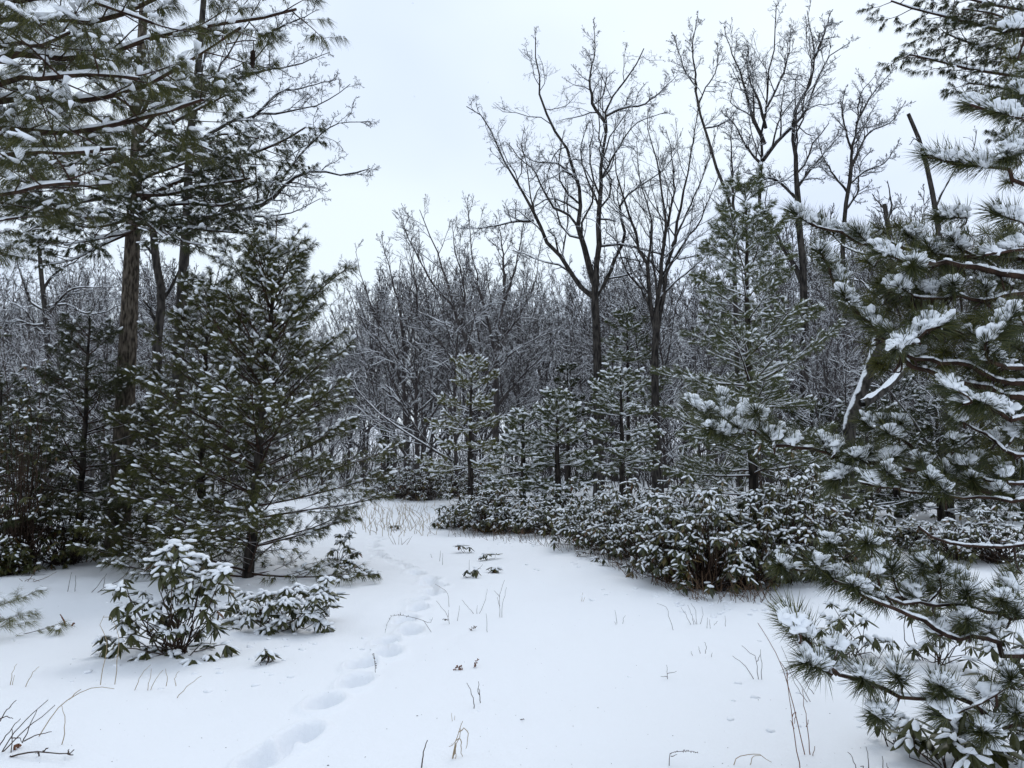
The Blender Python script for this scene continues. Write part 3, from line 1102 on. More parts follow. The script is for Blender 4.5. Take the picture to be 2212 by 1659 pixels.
# right of the middle: the tall young pine with its whole trunk in view
b = on_ground(1632, 1205)
D = b[1]
H4 = hgt(400, D, b)
pine('red_pine', 'tall young pine with its straight dark trunk in view, right of the middle', b, H4, 1.0, lambda f: (1.75 * (1 - f) ** .62 + .2) * (0.9 + .1 * math.sin(f * 20)), dict(BRUSH, n=14, wd=.0075, sp=.12, s2=.46, sn=.34), 41, NEED_G, r=.085, ws=.46, m=6, el=(-.05, .85))
pines = [
    ('red_pine', 'yellowish-green young pine with an open crown, left of the low bushy pine', (1016, 1090), 770, 1.3, lambda f: 1.45 * (1 - f) ** .65 + .25, NEED_Y, 42, .25, dict(FARP, ln=.10, wd=.015, sx=.08, sy=.028, sz=.025, sn=.36, sp=.18), .6, .7),
    ('red_pine', 'low bushy snow-dusted pine, left neighbour of the slim pine, shorter trunk', (1130, 1115), 880, 0.9, lambda f: .95 * (1 - f) ** .55 + .2, NEED_G, 43, .2, dict(FARP, wd=.012, ln=.09, sx=.07, sy=.032, sz=.026), .42, .5),
    ('red_pine', 'second low bushy pine, close against the right side of the other low one', (1205, 1120), 850, 0.9, lambda f: .95 * (1 - f) ** .55 + .2, NEED_G, 44, .2, dict(FARP, wd=.012, ln=.09, sx=.07, sy=.032, sz=.026), .42, .5),
    ('red_pine', 'slim snow-dusted pine with a thin dark trunk, left of the tall young pine', (1345, 1110), 785, 1.4, lambda f: 1.15 * (1 - f) ** .55 + .2, NEED_G, 45, .1, dict(FARP, wd=.012, ln=.09, sx=.07, sy=.032, sz=.026), .42, .5),
    ('white_pine', 'darker pine rising just behind the slim snow-dusted pine', (1360, 1078), 660, 3.5, lambda f: 1.5 * (1 - f) ** .65 + .25, NEED_G, 46, .2, dict(FARP, wd=.015, ln=.11, sx=.08, sn=.3, sy=.028, sz=.025), 0.62, .7),
    ('white_pine', 'small grey-green pine at the far end of the path', (838, 1055), 920, .5, lambda f: 1.1 * (1 - f) ** .7 + .2, NEED_G, 47, .2, dict(FARP, wd=.017, ln=.12, sx=.10, sy=.035, sz=.03, sp=.3), .7, .6),
    ('hemlock_tree', 'dark hemlock standing behind the low bushy pines', (1228, 1072), 790, .6, lambda f: 1.2 * (1 - f) ** .7 + .25, NEED_D, 48, .2, dict(FARP, wd=.016, ln=.10, sn=.22, sp=.26), .8, .3),
    ('hemlock_tree', 'dark hemlock behind the big near pine, left of a second one', (1940, 1120), 800, .6, lambda f: 1.5 * (1 - f) ** .6 + .3, NEED_D, 49, .2, dict(FARP, wd=.012, ln=.09, sn=.25, sp=.22), .6, .2),
    ('hemlock_tree', 'dark hemlock farthest right, half hidden by the big near pine', (2130, 1115), 760, .6, lambda f: 1.6 * (1 - f) ** .6 + .3, NEED_D, 50, .2, dict(FARP, wd=.012, ln=.09, sn=.25, sp=.22), .6, .2),
    ('hemlock_tree', 'dark hemlock in the gap under the near pine boughs, by the open snow', (2035, 1128), 840, .4, lambda f: 1.4 * (1 - f) ** .6 + .3, NEED_D, 51, .2, dict(FARP, wd=.014, ln=.10, sn=.22, sp=.2), .5, .2),
    ('hemlock_tree', 'low dark hemlock behind the leaning trunk', (1880, 1135), 880, .4, lambda f: 1.4 * (1 - f) ** .6 + .3, NEED_D, 52, .2, dict(FARP, wd=.014, ln=.10, sn=.22, sp=.2), .5, .2),
    ('hemlock_tree', 'dark hemlock at the right edge behind the snowy shrubs', (2215, 1128), 800, .4, lambda f: 1.4 * (1 - f) ** .6 + .3, NEED_D, 53, .2, dict(FARP, wd=.014, ln=.10, sn=.22, sp=.2), .5, .2),
    ('hemlock_tree', 'dark hemlock to the right of the tall young pine trunk', (1760, 1120), 860, .5, lambda f: 1.4 * (1 - f) ** .6 + .3, NEED_D, 54, .2, dict(FARP, wd=.014, ln=.10, sn=.25, sp=.2), .6, .2),
]
for (nm, lb, (u, v), vt, c0, pf, nd, sd, rr, prm, ws, mel) in pines:
    b = on_ground(u, v)
    pine(nm, lb, b, hgt(vt, b[1], b), c0, pf, prm, sd, nd, r=.10, ws=ws, m=6, el=(-.05, .75))

# ------------------------------------------------------------------ the large pines that reach in from left and right
def canopy_pine(name, label, base, trunk_top, r, boughs, prm, seed, needle, bark, lean=(0, 0)):
    rg = np.random.default_rng(seed)
    b = np.array(base, float)
    root = thing(name, label, 'tree', b)
    n = 18
    t = np.linspace(0, 1, n)
    tp = np.stack([b[0] + lean[0] * t, b[1] + lean[1] * t, b[2] - .1 + (trunk_top + .1) * t], 1)
    R = r * (1 - .75 * t)
    R[0] *= 1.3
    a = Acc()
    a.add(tubes(tp[None], R[None], 14))
    build('trunk', a, bark, root)
    for (pts, r0) in boughs:
        # pts: 3D polyline from near the trunk outwards
        p = spline(pts, 12)
        w_, ne, s_ = Acc(), Acc(), Acc()
        Pl = p[None]
        R_ = np.linspace(r0, r0 * .3, 12)[None]
        w_.add(tubes(Pl, R_, 6))
        s_.add(snow_on(Pl, R_, rg, f=.9, k=5, rmin=.006))
        Ltot = np.linalg.norm(np.diff(p, axis=0), axis=1).sum()
        k = int(Ltot / prm['bs'])
        for i in range(k):
            tt = prm.get('b0', .2) + (1 - prm.get('b0', .2)) * (i + rg.random()) / k
            q, T, rr = at(Pl, R_, np.array([0]), np.array([min(tt, .995)]))
            az0 = math.atan2(T[0, 1], T[0, 0])
            az = az0 + (1 if i % 2 else -1) * rg.normal(.8, .35)
            Lq = (prm['bl'] * (1.1 - tt) ** .5 + .25) * rg.uniform(.6, 1.2)
            bough(q[0], az, rg.normal(prm.get('be', .1), .25), Lq, prm, rg, w_, ne, s_)
        bo = build('branch', w_, TWIGP, root)
        build('needles', ne, needle, bo, smooth=False, stuff=True)
        build('snow', s_, SNOW, bo, stuff=True)
    return root


def pth(c, pl, D0, D1):
    o = []
    for i, (x, y) in enumerate(pl):
        u, v = uv(c, x, y)
        o.append(P(u, v, D0 + (D1 - D0) * i / (len(pl) - 1)))
    return o


# thick scaly trunk at left; its crown is the mass of boughs across the upper left
b = on_ground(285, 1180)
b[1] = 12.8
b[0] = P(278, 700, 12.8)[0]
CAN = dict(WHITE, bs=.21, bl=.85, n=13, wd=.0088, ln=.11, sn=.24, sx=.038, sy=.020, sz=.014, droop=1.0, r=.014, tp=LUMPS, nt=2, be=.0, sp=.16)
tx, ty = b[0], b[1]


def tb(c, pl, D1, z_uv):
    """a bough rooted on the scaly trunk"""
    u, v = uv(c, *pl[0])
    p0 = np.array([tx, ty, P(u, v, ty)[2]])
    o = [p0]
    for i, (x, y) in enumerate(pl[1:]):
        u, v = uv(c, x, y)
        o.append(P(u, v, ty + (D1 - ty) * (i + 1) / (len(pl) - 1)))
    return o


bl = [
    (tb(0, [(270, 480), (380, 490), (480, 500), (540, 505)], 11.5, 0), .035),
    (tb(0, [(270, 440), (370, 400), (470, 360), (600, 310), (660, 275)], 12.0, 0), .045),
    (tb(0, [(270, 420), (360, 420), (450, 400), (540, 385)], 10.5, 0), .04),
    (tb(0, [(270, 380), (390, 330), (480, 290), (560, 300)], 13.5, 0), .04),
    (tb(0, [(270, 470), (180, 470), (100, 440), (20, 470)], 11.5, 0), .04),
    (tb(0, [(270, 430), (180, 400), (90, 400), (0, 380)], 12.5, 0), .04),
    (tb(0, [(270, 500), (240, 510), (190, 520), (140, 530)], 10.6, 0), .035),
    (tb(0, [(270, 460), (300, 470), (340, 500), (360, 520)], 10.4, 0), .035),
    (tb(0, [(270, 360), (170, 330), (80, 310), (0, 320)], 11.5, 0), .04),
    (tb(0, [(270, 330), (350, 280), (420, 240), (500, 200)], 12.0, 0), .04),
    (tb(0, [(270, 400), (320, 380), (380, 360), (430, 340)], 10.2, 0), .035),
    (tb(0, [(270, 420), (200, 430), (140, 450), (60, 500)], 10.2, 0), .035),
    (tb(0, [(270, 300), (200, 250), (120, 200), (40, 180)], 12.5, 0), .04),
    (tb(0, [(270, 470), (330, 450), (400, 440), (470, 445), (520, 430)], 10.8, 0), .035),
    (tb(0, [(270, 480), (330, 490), (390, 520), (440, 530)], 11.6, 0), .035),
    (tb(0, [(270, 340), (340, 330), (410, 310), (470, 330)], 10.4, 0), .035),
    (tb(0, [(270, 300), (350, 230), (430, 180), (520, 140)], 13.0, 0), .035),
    (tb(0, [(270, 470), (210, 490), (140, 480), (60, 440)], 14.0, 0), .035),
    (tb(0, [(270, 500), (220, 530), (160, 560), (90, 575)], 11.5, 0), .03),
    (tb(0, [(270, 380), (210, 350), (130, 360), (50, 370)], 10.4, 0), .035),
    (tb(0, [(270, 260), (330, 210), (390, 190), (440, 200)], 11.0, 0), .035),
    (tb(0, [(270, 240), (210, 180), (150, 130), (90, 110)], 12.0, 0), .035),
    (tb(0, [(270, 410), (350, 450), (430, 480), (500, 460)], 14.0, 0), .035),
]
canopy_pine('white_pine', 'large old pine with a thick scaly trunk rising behind the young pines on the left', b, 11.0, .19, bl, CAN, 61, NEED_D, BARKS)

# nearer pine, trunk beyond the left edge, long boughs overhead with big snow pads
bx = np.array([-5.3, 5.9, 0.0])
bx[2] = gz(bx[0], bx[1])
NEARW = dict(WHITE, bs=.20, bl=.62, n=18, wd=.0044, ln=.12, sn=.25, sx=.038, sy=.020, sz=.015, r=.012, droop=1.1, nt=2, sp=.17, b0=.12)


def nb(z0, pl, D1):
    p0 = np.array([bx[0], bx[1], z0])
    o = [p0]
    for i, (u, v) in enumerate(pl):
        o.append(P(u, v, bx[1] + (D1 - bx[1]) * (i + 1) / len(pl)))
    return o


bl = [
    (nb(3.9, [(0, 215), (150, 222), (280, 195), (380, 150), (470, 90), (520, 60)], 6.3), .045),
    (nb(4.3, [(20, 120), (180, 130), (300, 90), (420, 60), (560, 40), (640, 20)], 6.8), .04),
    (nb(3.6, [(0, 280), (100, 290), (200, 280), (330, 250), (440, 215)], 5.6), .04),
    (nb(3.3, [(-40, 350), (60, 330), (150, 330), (250, 320)], 5.2), .035),
    (nb(3.0, [(-60, 430), (20, 420), (90, 400), (170, 395)], 5.0), .03),
    (nb(4.8, [(40, 40), (200, 50), (330, 0), (460, -60)], 6.0), .04),
    (nb(5.0, [(0, 10), (120, -10), (220, 10), (330, 50)], 5.2), .035),
    (nb(2.9, [(-80, 500), (-20, 480), (40, 470)], 5.6), .025),
    (nb(4.0, [(0, 180), (90, 170), (200, 160), (300, 170)], 4.9), .035),
    (nb(4.4, [(0, 100), (80, 100), (150, 70)], 4.6), .03),
]
canopy_pine('white_pine', 'near pine hanging long snowy boughs into the upper left corner', bx, 8.0, .17, bl, NEARW, 62, NEED_W, BARKS)

# pine whose boughs show in the upper right corner
bx2 = np.array([11.3, 13.5, 0.0])
bx2[2] = gz(bx2[0], bx2[1])


def rb(z0, pl, D1):
    o = [np.array([bx2[0], bx2[1], z0])]
    for i, (u, v) in enumerate(pl):
        o.append(P(u, v, bx2[1] + (D1 - bx2[1]) * (i + 1) / len(pl)))
    return o


bl = [
    (rb(9.2, [(2300, 90), (2180, 70), (2060, 40), (1960, 15), (1925, 2)], 13.0), .05),
    (rb(8.6, [(2300, 190), (2200, 165), (2100, 150), (2020, 130), (1965, 118)], 12.5), .05),
    (rb(9.0, [(2300, 130), (2200, 110), (2100, 95), (2040, 70)], 13.8), .045),
    (rb(8.3, [(2290, 220), (2210, 200), (2140, 185), (2090, 180)], 12.8), .04),
    (rb(9.9, [(2300, 30), (2200, 20), (2100, 0), (2000, -30)], 13.5), .045),
    (rb(7.6, [(2320, 310), (2240, 290), (2180, 290)], 13.5), .04),
    (rb(9.4, [(2300, 60), (2220, 60), (2150, 30), (2080, 20)], 11.8), .04),
]
canopy_pine('white_pine', 'tall pine beyond the right edge with dark boughs across the upper right corner', bx2, 13.0, .22, bl, dict(CAN, wd=.0088, sn=.14, bs=.2, bl=.8, sx=.036), 63, NEED_D, BARKS)

# ------------------------------------------------------------------ the near pine at right, long needles and thick snow
RT = np.array([3.75, 4.35, 0.0])
RT[2] = gz(RT[0], RT[1])
rg = np.random.default_rng(64)
root = thing('red_pine', 'near pine at the right edge, long dark needles holding thick white snow', 'tree', RT)
a = Acc()
t = np.linspace(0, 1, 12)
a.add(tubes(np.stack([RT[0] + 0 * t, RT[1] + 0 * t, RT[2] - .1 + 6 * t], 1)[None], (.10 * (1 - .75 * t))[None], 12))
build('trunk', a, BARKP, root)
BR = [  # (crop, r0 at the trunk, r1 at the tip, D at trunk end, D at tip, points from the trunk outwards)
    (1, .028, .010, 4.3, 4.2, [(2212, 730), (1800, 660), (1550, 620), (1180, 595), (1000, 550)]),
    (1, .020, .007, 4.4, 4.3, [(2212, 865), (2080, 890), (1900, 930), (1650, 905), (1180, 900), (1080, 840)]),
    (2, .026, .007, 4.2, 4.5, [(2212, 470), (1950, 400), (1500, 280), (1180, 130), (1000, -60), (900, -180), (740, -330), (630, -490), (520, -720)]),
    (2, .024, .007, 4.4, 4.9, [(2212, 1300), (1850, 1230), (1650, 1180), (1500, 1120), (1350, 1080), (1200, 1060), (850, 990), (600, 950), (300, 880), (90, 845), (-50, 740), (-200, 700), (-330, 640), (-480, 560)]),
    (2, .016, .006, 4.2, 4.3, [(2212, 1340), (1900, 1310), (1400, 1270), (1000, 1220), (840, 1180)]),
    (2, .016, .006, 4.3, 4.5, [(2212, 1190), (1950, 1170), (1830, 1120), (1700, 1020), (1620, 900), (1600, 830)]),
    (2, .016, .006, 4.5, 4.6, [(1500, 1120), (1345, 1060), (1300, 930), (1180, 820), (1000, 760), (840, 680)]),
    (2, .022, .008, 4.1, 3.9, [(2212, 640), (2000, 580), (1850, 500), (1700, 520)]),
    (2, .018, .006, 4.3, 4.4, [(2212, 950), (2000, 850), (1870, 770), (1700, 670)]),
    (1, .022, .008, 4.1, 3.8, [(2212, 1500), (2050, 1480), (1900, 1430), (1900, 1300), (1990, 1210), (2150, 1020)]),
    (1, .022, .008, 4.2, 4.0, [(2212, 1640), (1700, 1480), (1350, 1420), (1130, 1345), (1250, 1290), (1360, 1200), (1540, 1140)]),
    (1, .018, .007, 4.3, 4.2, [(2212, 500), (2010, 530), (1880, 545)]),
    (1, .018, .007, 4.5, 4.6, [(2212, 700), (1900, 600), (1700, 520), (1590, 400)]),
    (1, .020, .006, 4.6, 4.7, [(2212, 560), (1800, 560), (1400, 540), (1100, 440), (860, 450), (640, 350), (430, 290), (280, 195)]),
    (5, .020, .007, 4.2, 4.1, [(752, 860), (690, 800), (620, 785), (480, 775), (300, 735)]),
    (5, .018, .007, 4.1, 4.0, [(752, 560), (640, 530), (500, 490)]),
    (5, .018, .007, 4.0, 3.9, [(800, 200), (740, 130), (660, 150)]),
    (5, .018, .007, 4.2, 4.1, [(800, 640), (740, 670), (670, 720)]),
    (4, .022, .007, 3.9, 3.5, [(1758, 900), (1600, 820), (1450, 790), (1300, 790), (1200, 740), (1080, 670), (900, 590), (640, 480), (480, 400)]),
    (4, .018, .006, 3.9, 3.6, [(1758, 640), (1600, 620), (1350, 570), (1100, 545), (900, 540), (790, 470), (700, 410)]),
    (4, .024, .006, 3.7, 3.2, [(1758, 1350), (1500, 1280), (1300, 1190), (960, 1180), (800, 1130), (680, 1080), (500, 1030), (400, 920), (330, 840), (230, 740), (155, 650)]),
    (4, .014, .006, 3.7, 3.5, [(1758, 1085), (1650, 1100), (1560, 1180), (1400, 1245), (1250, 1320)]),
    (4, .016, .006, 4.0, 3.9, [(1758, 160), (1600, 180), (1250, 150), (1050, 40)]),
    (4, .012, .006, 3.8, 4.1, [(1100, 545), (700, 480), (540, 440), (380, 330), (160, 340)]),
]
BPX, BO, BW, BN, BS = [], [], [], [], []
for (c, r0, r1, D0, D1, pl) in BR:
    px = [uv(c, x, y) for (x, y) in pl]
    ds = np.linspace(D0, D1, len(px))
    pts = [P(u, v, d) for (u, v), d in zip(px, ds)]
    if pl[0][0] >= 700 and px[0][0] > 2180:
        e = np.array([RT[0], RT[1], pts[0][2] + (0.05 if pts[0][2] > 1 else .15)])
        pts = [e] + pts
        px3 = [None] + px
    n = 10 + 2 * len(pts)
    p = spline(pts, n)
    p[1:-1] += rg.normal(0, .006, (n - 2, 3))
    w_, s_ = Acc(), Acc()
    R = np.linspace(r0, r1, n)[None]
    w_.add(tubes(p[None], R, 7))
    T_ = nrm(np.gradient(p, axis=0))
    m_ = int(np.linalg.norm(np.diff(p, axis=0), axis=1).sum() / .022)
    q_, d_, rr_ = at(p[None], R, np.zeros(m_, int), rg.random(m_))
    k_ = (np.abs(d_[:, 2]) < .8) & (np.sin(q_[:, 0] * 9 + q_[:, 2] * 5) + rg.normal(0, .5, m_) > -.55)
    q_, d_, rr_ = q_[k_], d_[k_], rr_[k_]
    lumps(s_, q_ + np.array([0, 0, 1.0]) * (rr_ * .85 + .001)[:, None], d_, rg.uniform(.018, .034, len(q_)), rr_ * rg.uniform(.75, 1.15, len(q_)) + .002, rr_ * rg.uniform(.5, .95, len(q_)) + .002, rg, LUMPS, flat=1.0)
    BPX.append(p)
    BW.append(w_)
    BS.append(s_)
    BN.append([])
SH = [  # shoots with needles: crop, base, tip, snow amount
    (1, (430, 300), (265, 185), 1.0), (1, (600, 380), (470, 270), .8), (1, (560, 640), (480, 500), 1.0), (1, (640, 820), (545, 600), .8), (1, (700, 790), (590, 640), .8), (1, (760, 990), (680, 870), .9),
    (1, (900, 1150), (750, 990), 1.0), (1, (1040, 1240), (880, 1070), 1.0), (1, (860, 450), (680, 360), .9), (1, (900, 450), (800, 350), .7), (1, (1180, 590), (960, 520), 1.1), (1, (1700, 530), (1590, 395), 1.0),
    (1, (1750, 240), (1490, 225), .7), (1, (2212, 280), (1940, 185), .9), (1, (2010, 560), (1880, 540), 1.0), (1, (2212, 470), (2000, 520), 1.0), (1, (1180, 895), (1050, 820), 1.0), (1, (1280, 890), (1150, 810), .9),
    (1, (1450, 890), (1330, 820), .9), (1, (1610, 890), (1610, 780), .9), (1, (1900, 910), (1880, 800), .6), (1, (1250, 1290), (1130, 1345), 1.0), (1, (1130, 1345), (1300, 1250), 1.2), (1, (1300, 1250), (1370, 1190), 1.2),
    (1, (1360, 1200), (1560, 1130), 1.1), (1, (1320, 1240), (1450, 1060), .8), (1, (1900, 1400), (1890, 1290), .8), (1, (1890, 1290), (2000, 1210), 1.2), (1, (1990, 1220), (2140, 1020), 1.2), (1, (2212, 1130), (2080, 1200), 1.0),
    (1, (1900, 1440), (1820, 1400), .8), (1, (2000, 1460), (1950, 1380), .3), (1, (1500, 580), (1400, 480), .5), (1, (1330, 440), (1220, 370), .6), (1, (2100, 800), (1990, 740), .5), (1, (1330, 640), (1260, 640), .7),
    (2, (550, 935), (510, 820), .9), (2, (600, 930), (570, 860), 1.0), (2, (620, 935), (640, 860), .9), (2, (1000, 770), (850, 660), .9), (2, (1010, 740), (1020, 660), .8), (2, (1170, 760), (1165, 665), .9), (2, (1160, 810), (1050, 760), 1.0),
    (2, (2100, 610), (1960, 560), 1.1), (2, (1990, 575), (1840, 500), 1.2), (2, (1860, 505), (1690, 520), 1.0), (2, (1700, 430), (1520, 360), .8), (2, (1720, 680), (1620, 640), .7), (2, (1630, 910), (1610, 820), .9), (2, (1720, 1040), (1620, 1020), .6),
    (2, (1740, 1060), (1830, 1000), .6), (2, (880, 1010), (1000, 990), 1.1), (2, (1000, 990), (1140, 960), 1.1), (2, (860, 1000), (900, 920), .8), (2, (840, 1000), (760, 960), .8), (2, (830, 1010), (700, 1040), .9), (2, (760, 1080), (610, 1165), 1.0), (2, (640, 1120), (600, 1180), 1.0),
    (2, (1170, 1180), (1040, 1080), .6), (2, (1010, 1220), (870, 1160), .8), (2, (1345, 1060), (1330, 1000), .5), (2, (1400, 1060), (1350, 1010), .5), (2, (1450, 1210), (1410, 1150), .8), (2, (1540, 1300), (1530, 1240), .7), (2, (1560, 1130), (1540, 1090), .5), (2, (1800, 1210), (1680, 1150), .6),
    (2, (1800, 1210), (1770, 1150), .7), (2, (2010, 1295), (2010, 1250), .6), (2, (2150, 1310), (2120, 1300), .7), (2, (2130, 800), (2105, 740), .7), (2, (2060, 1150), (2010, 1110), .6), (2, (2190, 960), (2195, 1090), .4),
    (3, (440, 340), (240, 180), .9), (3, (400, 370), (320, 290), 1.0), (3, (440, 310), (410, 250), .7), (3, (530, 270), (520, 140), .9), (3, (580, 470), (500, 430), 1.3), (3, (700, 450), (580, 420), 1.3), (3, (720, 440), (650, 390), .9), (3, (780, 445), (890, 330), 1.1), (3, (700, 310), (690, 220), .8),
    (3, (840, 330), (800, 260), .6), (3, (560, 330), (530, 280), .6), (3, (900, 480), (960, 440), .6), (3, (960, 530), (1010, 440), .5), (3, (1140, 570), (1105, 480), .9), (3, (960, 530), (900, 450), .5), (3, (480, 420), (420, 410), .6), (3, (1740, 690), (1640, 640), .7),
    (4, (260, 770), (155, 640), 1.0), (4, (340, 840), (230, 730), .8), (4, (450, 1020), (290, 950), .8), (4, (500, 900), (490, 820), .5), (4, (500, 1040), (400, 930), .5), (4, (800, 1130), (690, 1080), 1.0), (4, (730, 1100), (670, 1060), 1.2), (4, (840, 1340), (770, 1310), .9), (4, (940, 1110), (900, 1040), .5),
    (4, (1300, 1190), (1170, 1160), 1.0), (4, (1220, 1180), (1200, 1110), 1.2), (4, (1270, 1340), (1180, 1290), .7), (4, (1560, 1450), (1470, 1420), .9), (4, (1758, 1340), (1700, 1290), .8), (4, (1060, 460), (1080, 330), 1.0), (4, (1075, 370), (1080, 290), 1.1),
    (4, (200, 350), (120, 300), .9), (4, (400, 340), (350, 290), .7), (4, (560, 440), (450, 370), 1.0), (4, (640, 470), (700, 390), .8), (4, (790, 480), (690, 400), .9), (4, (1400, 560), (1370, 480), .9), (4, (1390, 720), (1380, 660), 1.0), (4, (1640, 580), (1600, 530), .9), (4, (1740, 650), (1700, 600), 1.0),
    (4, (1010, 540), (1000, 470), .5), (4, (1190, 770), (1150, 740), .9), (4, (1650, 1110), (1670, 1060), .5), (4, (1540, 1210), (1500, 1170), .8), (4, (1700, 480), (1660, 430), .8), (4, (480, 190), (450, 160), .7), (4, (740, 190), (700, 150), .6), (4, (1060, 530), (960, 470), .3), (4, (850, 560), (760, 520), .3),
    (4, (700, 500), (600, 430), .6), (4, (900, 450), (860, 300), .4), (4, (1200, 460), (1180, 300), .3), (4, (780, 390), (760, 250), .5),
    (5, (620, 785), (480, 770), 1.0), (5, (500, 775), (290, 730), .9), (5, (752, 560), (600, 520), 1.0), (5, (620, 525), (490, 490), .9), (5, (752, 130), (660, 155), .9), (5, (752, 680), (670, 720), .9), (5, (740, 720), (650, 750), .7), (5, (770, 450), (710, 440), .6),
]
# sparse shoots on the far side of the crown, most coloured olive as if backlit
for i in range(130):
    x, y = rg.uniform(850, 2250), rg.uniform(300, 1500)
    SH.append((1, (x + rg.uniform(40, 130), y + rg.uniform(10, 60)), (x, y), -rg.uniform(0, .6) if i % 2 else -.001))
for i in range(34):
    x, y = rg.uniform(1700, 2250), rg.uniform(100, 1250)
    SH.append((2, (x + rg.uniform(60, 150), y + rg.uniform(10, 60)), (x, y), -rg.uniform(0, .5)))
for i in range(14):
    x, y = rg.uniform(640, 760), rg.uniform(200, 900)
    SH.append((5, (x + rg.uniform(30, 70), y + rg.uniform(0, 30)), (x, y), -rg.uniform(.1, .7)))
for i in range(16):
    x, y = rg.uniform(900, 1700), rg.uniform(330, 760)
    SH.append((4, (x + rg.uniform(40, 100), y + rg.uniform(10, 60)), (x, y), -rg.uniform(0, .8)))

allp = np.concatenate(BPX)
who = np.concatenate([np.full(len(p), i) for i, p in enumerate(BPX)])
qa = np.stack([allp[:, 0] / allp[:, 1], (allp[:, 2] - CAM_H) / allp[:, 1]], 1)
shoots = []
for (c, b0, t0, sn) in SH:
    (u0, v0), (u1, v1) = uv(c, *b0), uv(c, *t0)
    p0 = P(u0, v0, 1.0)
    q = np.array([p0[0], p0[2] - CAM_H])
    i = int(np.argmin(((qa - q) ** 2).sum(1)))
    D0 = allp[i, 1] + rg.normal(0, .05)
    if sn < 0:
        D0 += rg.uniform(.15, .8)
    px = math.hypot(u1 - u0, v1 - v0) * K * D0
    want = rg.uniform(.08, .20)
    dd = math.sqrt(max(0, want ** 2 - px ** 2)) * (-1 if rg.random() < .72 else 1)
    A, B = P(u0, v0, D0), P(u1, v1, D0 + dd)
    k = who[i]
    j = allp[i]
    # twig from the branch to the shoot
    mid = (j + A) / 2 + rg.normal(0, .02, 3) - np.array([0, 0, .02])
    tw = spline([j, mid, A, (A + B) / 2, B], 9)
    BW[k].add(tubes(tw[None], np.linspace(.0065, .0032, 9)[None], 5))
    if sn >= 0 and np.linalg.norm(j - A) > .06:
        q_, d_, _ = at(tw[None], np.ones((1, 9)), np.zeros(8, int), rg.uniform(0, .7, 8))
        lumps(BS[k], q_ + np.array([0, 0, .006]), d_, rg.uniform(.012, .025, 8), .007, .006, rg, LUMPS, flat=1.0)
    shoots.append((k, A, B, abs(sn) if sn >= 0 else -sn * .7, sn < 0))
for k in range(len(BR)):
    bo = build('branch', BW[k], TWIGP, root)
    BO.append(bo)
    build('snow_ridge', BS[k], SNOW, bo, stuff=True)
for (k, A, B, sn, far) in shoots:
    ax = B - A
    Ls = np.linalg.norm(ax)
    d = ax / Ls
    ne = Acc()
    n = int((140 + 750 * Ls) * (0.55 if far else 1.0) * rg.uniform(.7, 1.15))
    nlen = .122 * rg.uniform(.85, 1.15)
    tt = rg.beta(1.7, 1.1, n)
    pos = A + tt[:, None] * ax
    a0 = .25
    # needles round the shoot, wider near its base
    ang = .45 + .75 * (1 - tt) + rg.normal(0, .15, n)
    q = nrm(d * np.cos(ang)[:, None] + perp(np.repeat(d[None], n, 0), rg) * np.sin(ang)[:, None])
    needles(ne, pos, q, 1, nlen, .0027, 0.0, .12, .10 + .25 * rg.random(), rg, seg=2)
    if sn > .12:
        s_ = Acc()
        m = int((12 + 105 * Ls) * min(sn, 1.1)) + 3
        # snow lodged between the upper needles, fanning out from the shoot
        score = q[:, 2] + rg.normal(0, .12, n) + .25 * (1 - tt)
        pick = np.argsort(-score)[:m]
        f_ = rg.uniform(.18, .60, m)
        ps = pos[pick] + q[pick] * (.122 * f_)[:, None]
        sz = rg.uniform(.8, 1.25, m) * (.8 + .3 * min(sn, 1.1))
        lumps(s_, ps, q[pick] + rg.normal(0, .5, (m, 3)), .026 * sz, .0215 * sz, .015 * sz, rg, LUMPS_BIG, flat=.7)
        # needles lying over that snow
        m3 = int(m * 1.6)
        pk = rg.choice(pick, m3)
        q3 = nrm(q[pk] + rg.normal(0, .16, (m3, 3)))
        p3 = pos[pk] + rg.normal(0, .011, (m3, 3)) + np.array([0, 0, .006]) + q3 * .02
        needles(ne, p3, q3, 1, .125, .0034, 0.0, .05, .12, rg, seg=2)
        m2 = int(3 + 16 * Ls)
        side = nrm(np.cross(d, [0, 0, 1.0]) + 1e-5)
        ps = A + rg.uniform(.1, 1.0, m2)[:, None] * ax + side * rg.normal(0, .012, m2)[:, None] + np.array([0, 0, 1.0]) * rg.uniform(.008, .022, m2)[:, None]
        sz = rg.uniform(.016, .028, m2)
        lumps(s_, ps, np.repeat(d[None], m2, 0) + rg.normal(0, .45, (m2, 3)), sz * 1.3, sz * .9, sz * .6, rg, LUMPS, flat=.7)
        build('snow_clump', s_, SNOW, BO[k])
    build('needle_tuft', ne, NEED_BACKLIT if far and rg.random() < .75 else NEED_R, BO[k], smooth=False)


# ------------------------------------------------------------------ rhododendrons
def leaf_template(ns):
    xs = np.linspace(0, 1, ns)
    wd = np.interp(xs, [0, .12, .45, .75, 1], [.03, .12, .2, .155, .01])
    V = []
    for x, ww in zip(xs, wd):
        z = -0.16 * x * x
        V += [[x, -ww, z - .05 * ww / .2 - .02], [x, 0, z], [x, ww, z - .05 * ww / .2 - .02]]
    F = []
    for i in range(ns - 1):
        a_ = i * 3
        for j in (0, 1):
            F += [[a_ + j, a_ + j + 3, a_ + j + 4], [a_ + j, a_ + j + 4, a_ + j + 1]]
    return np.array(V), np.array(F)


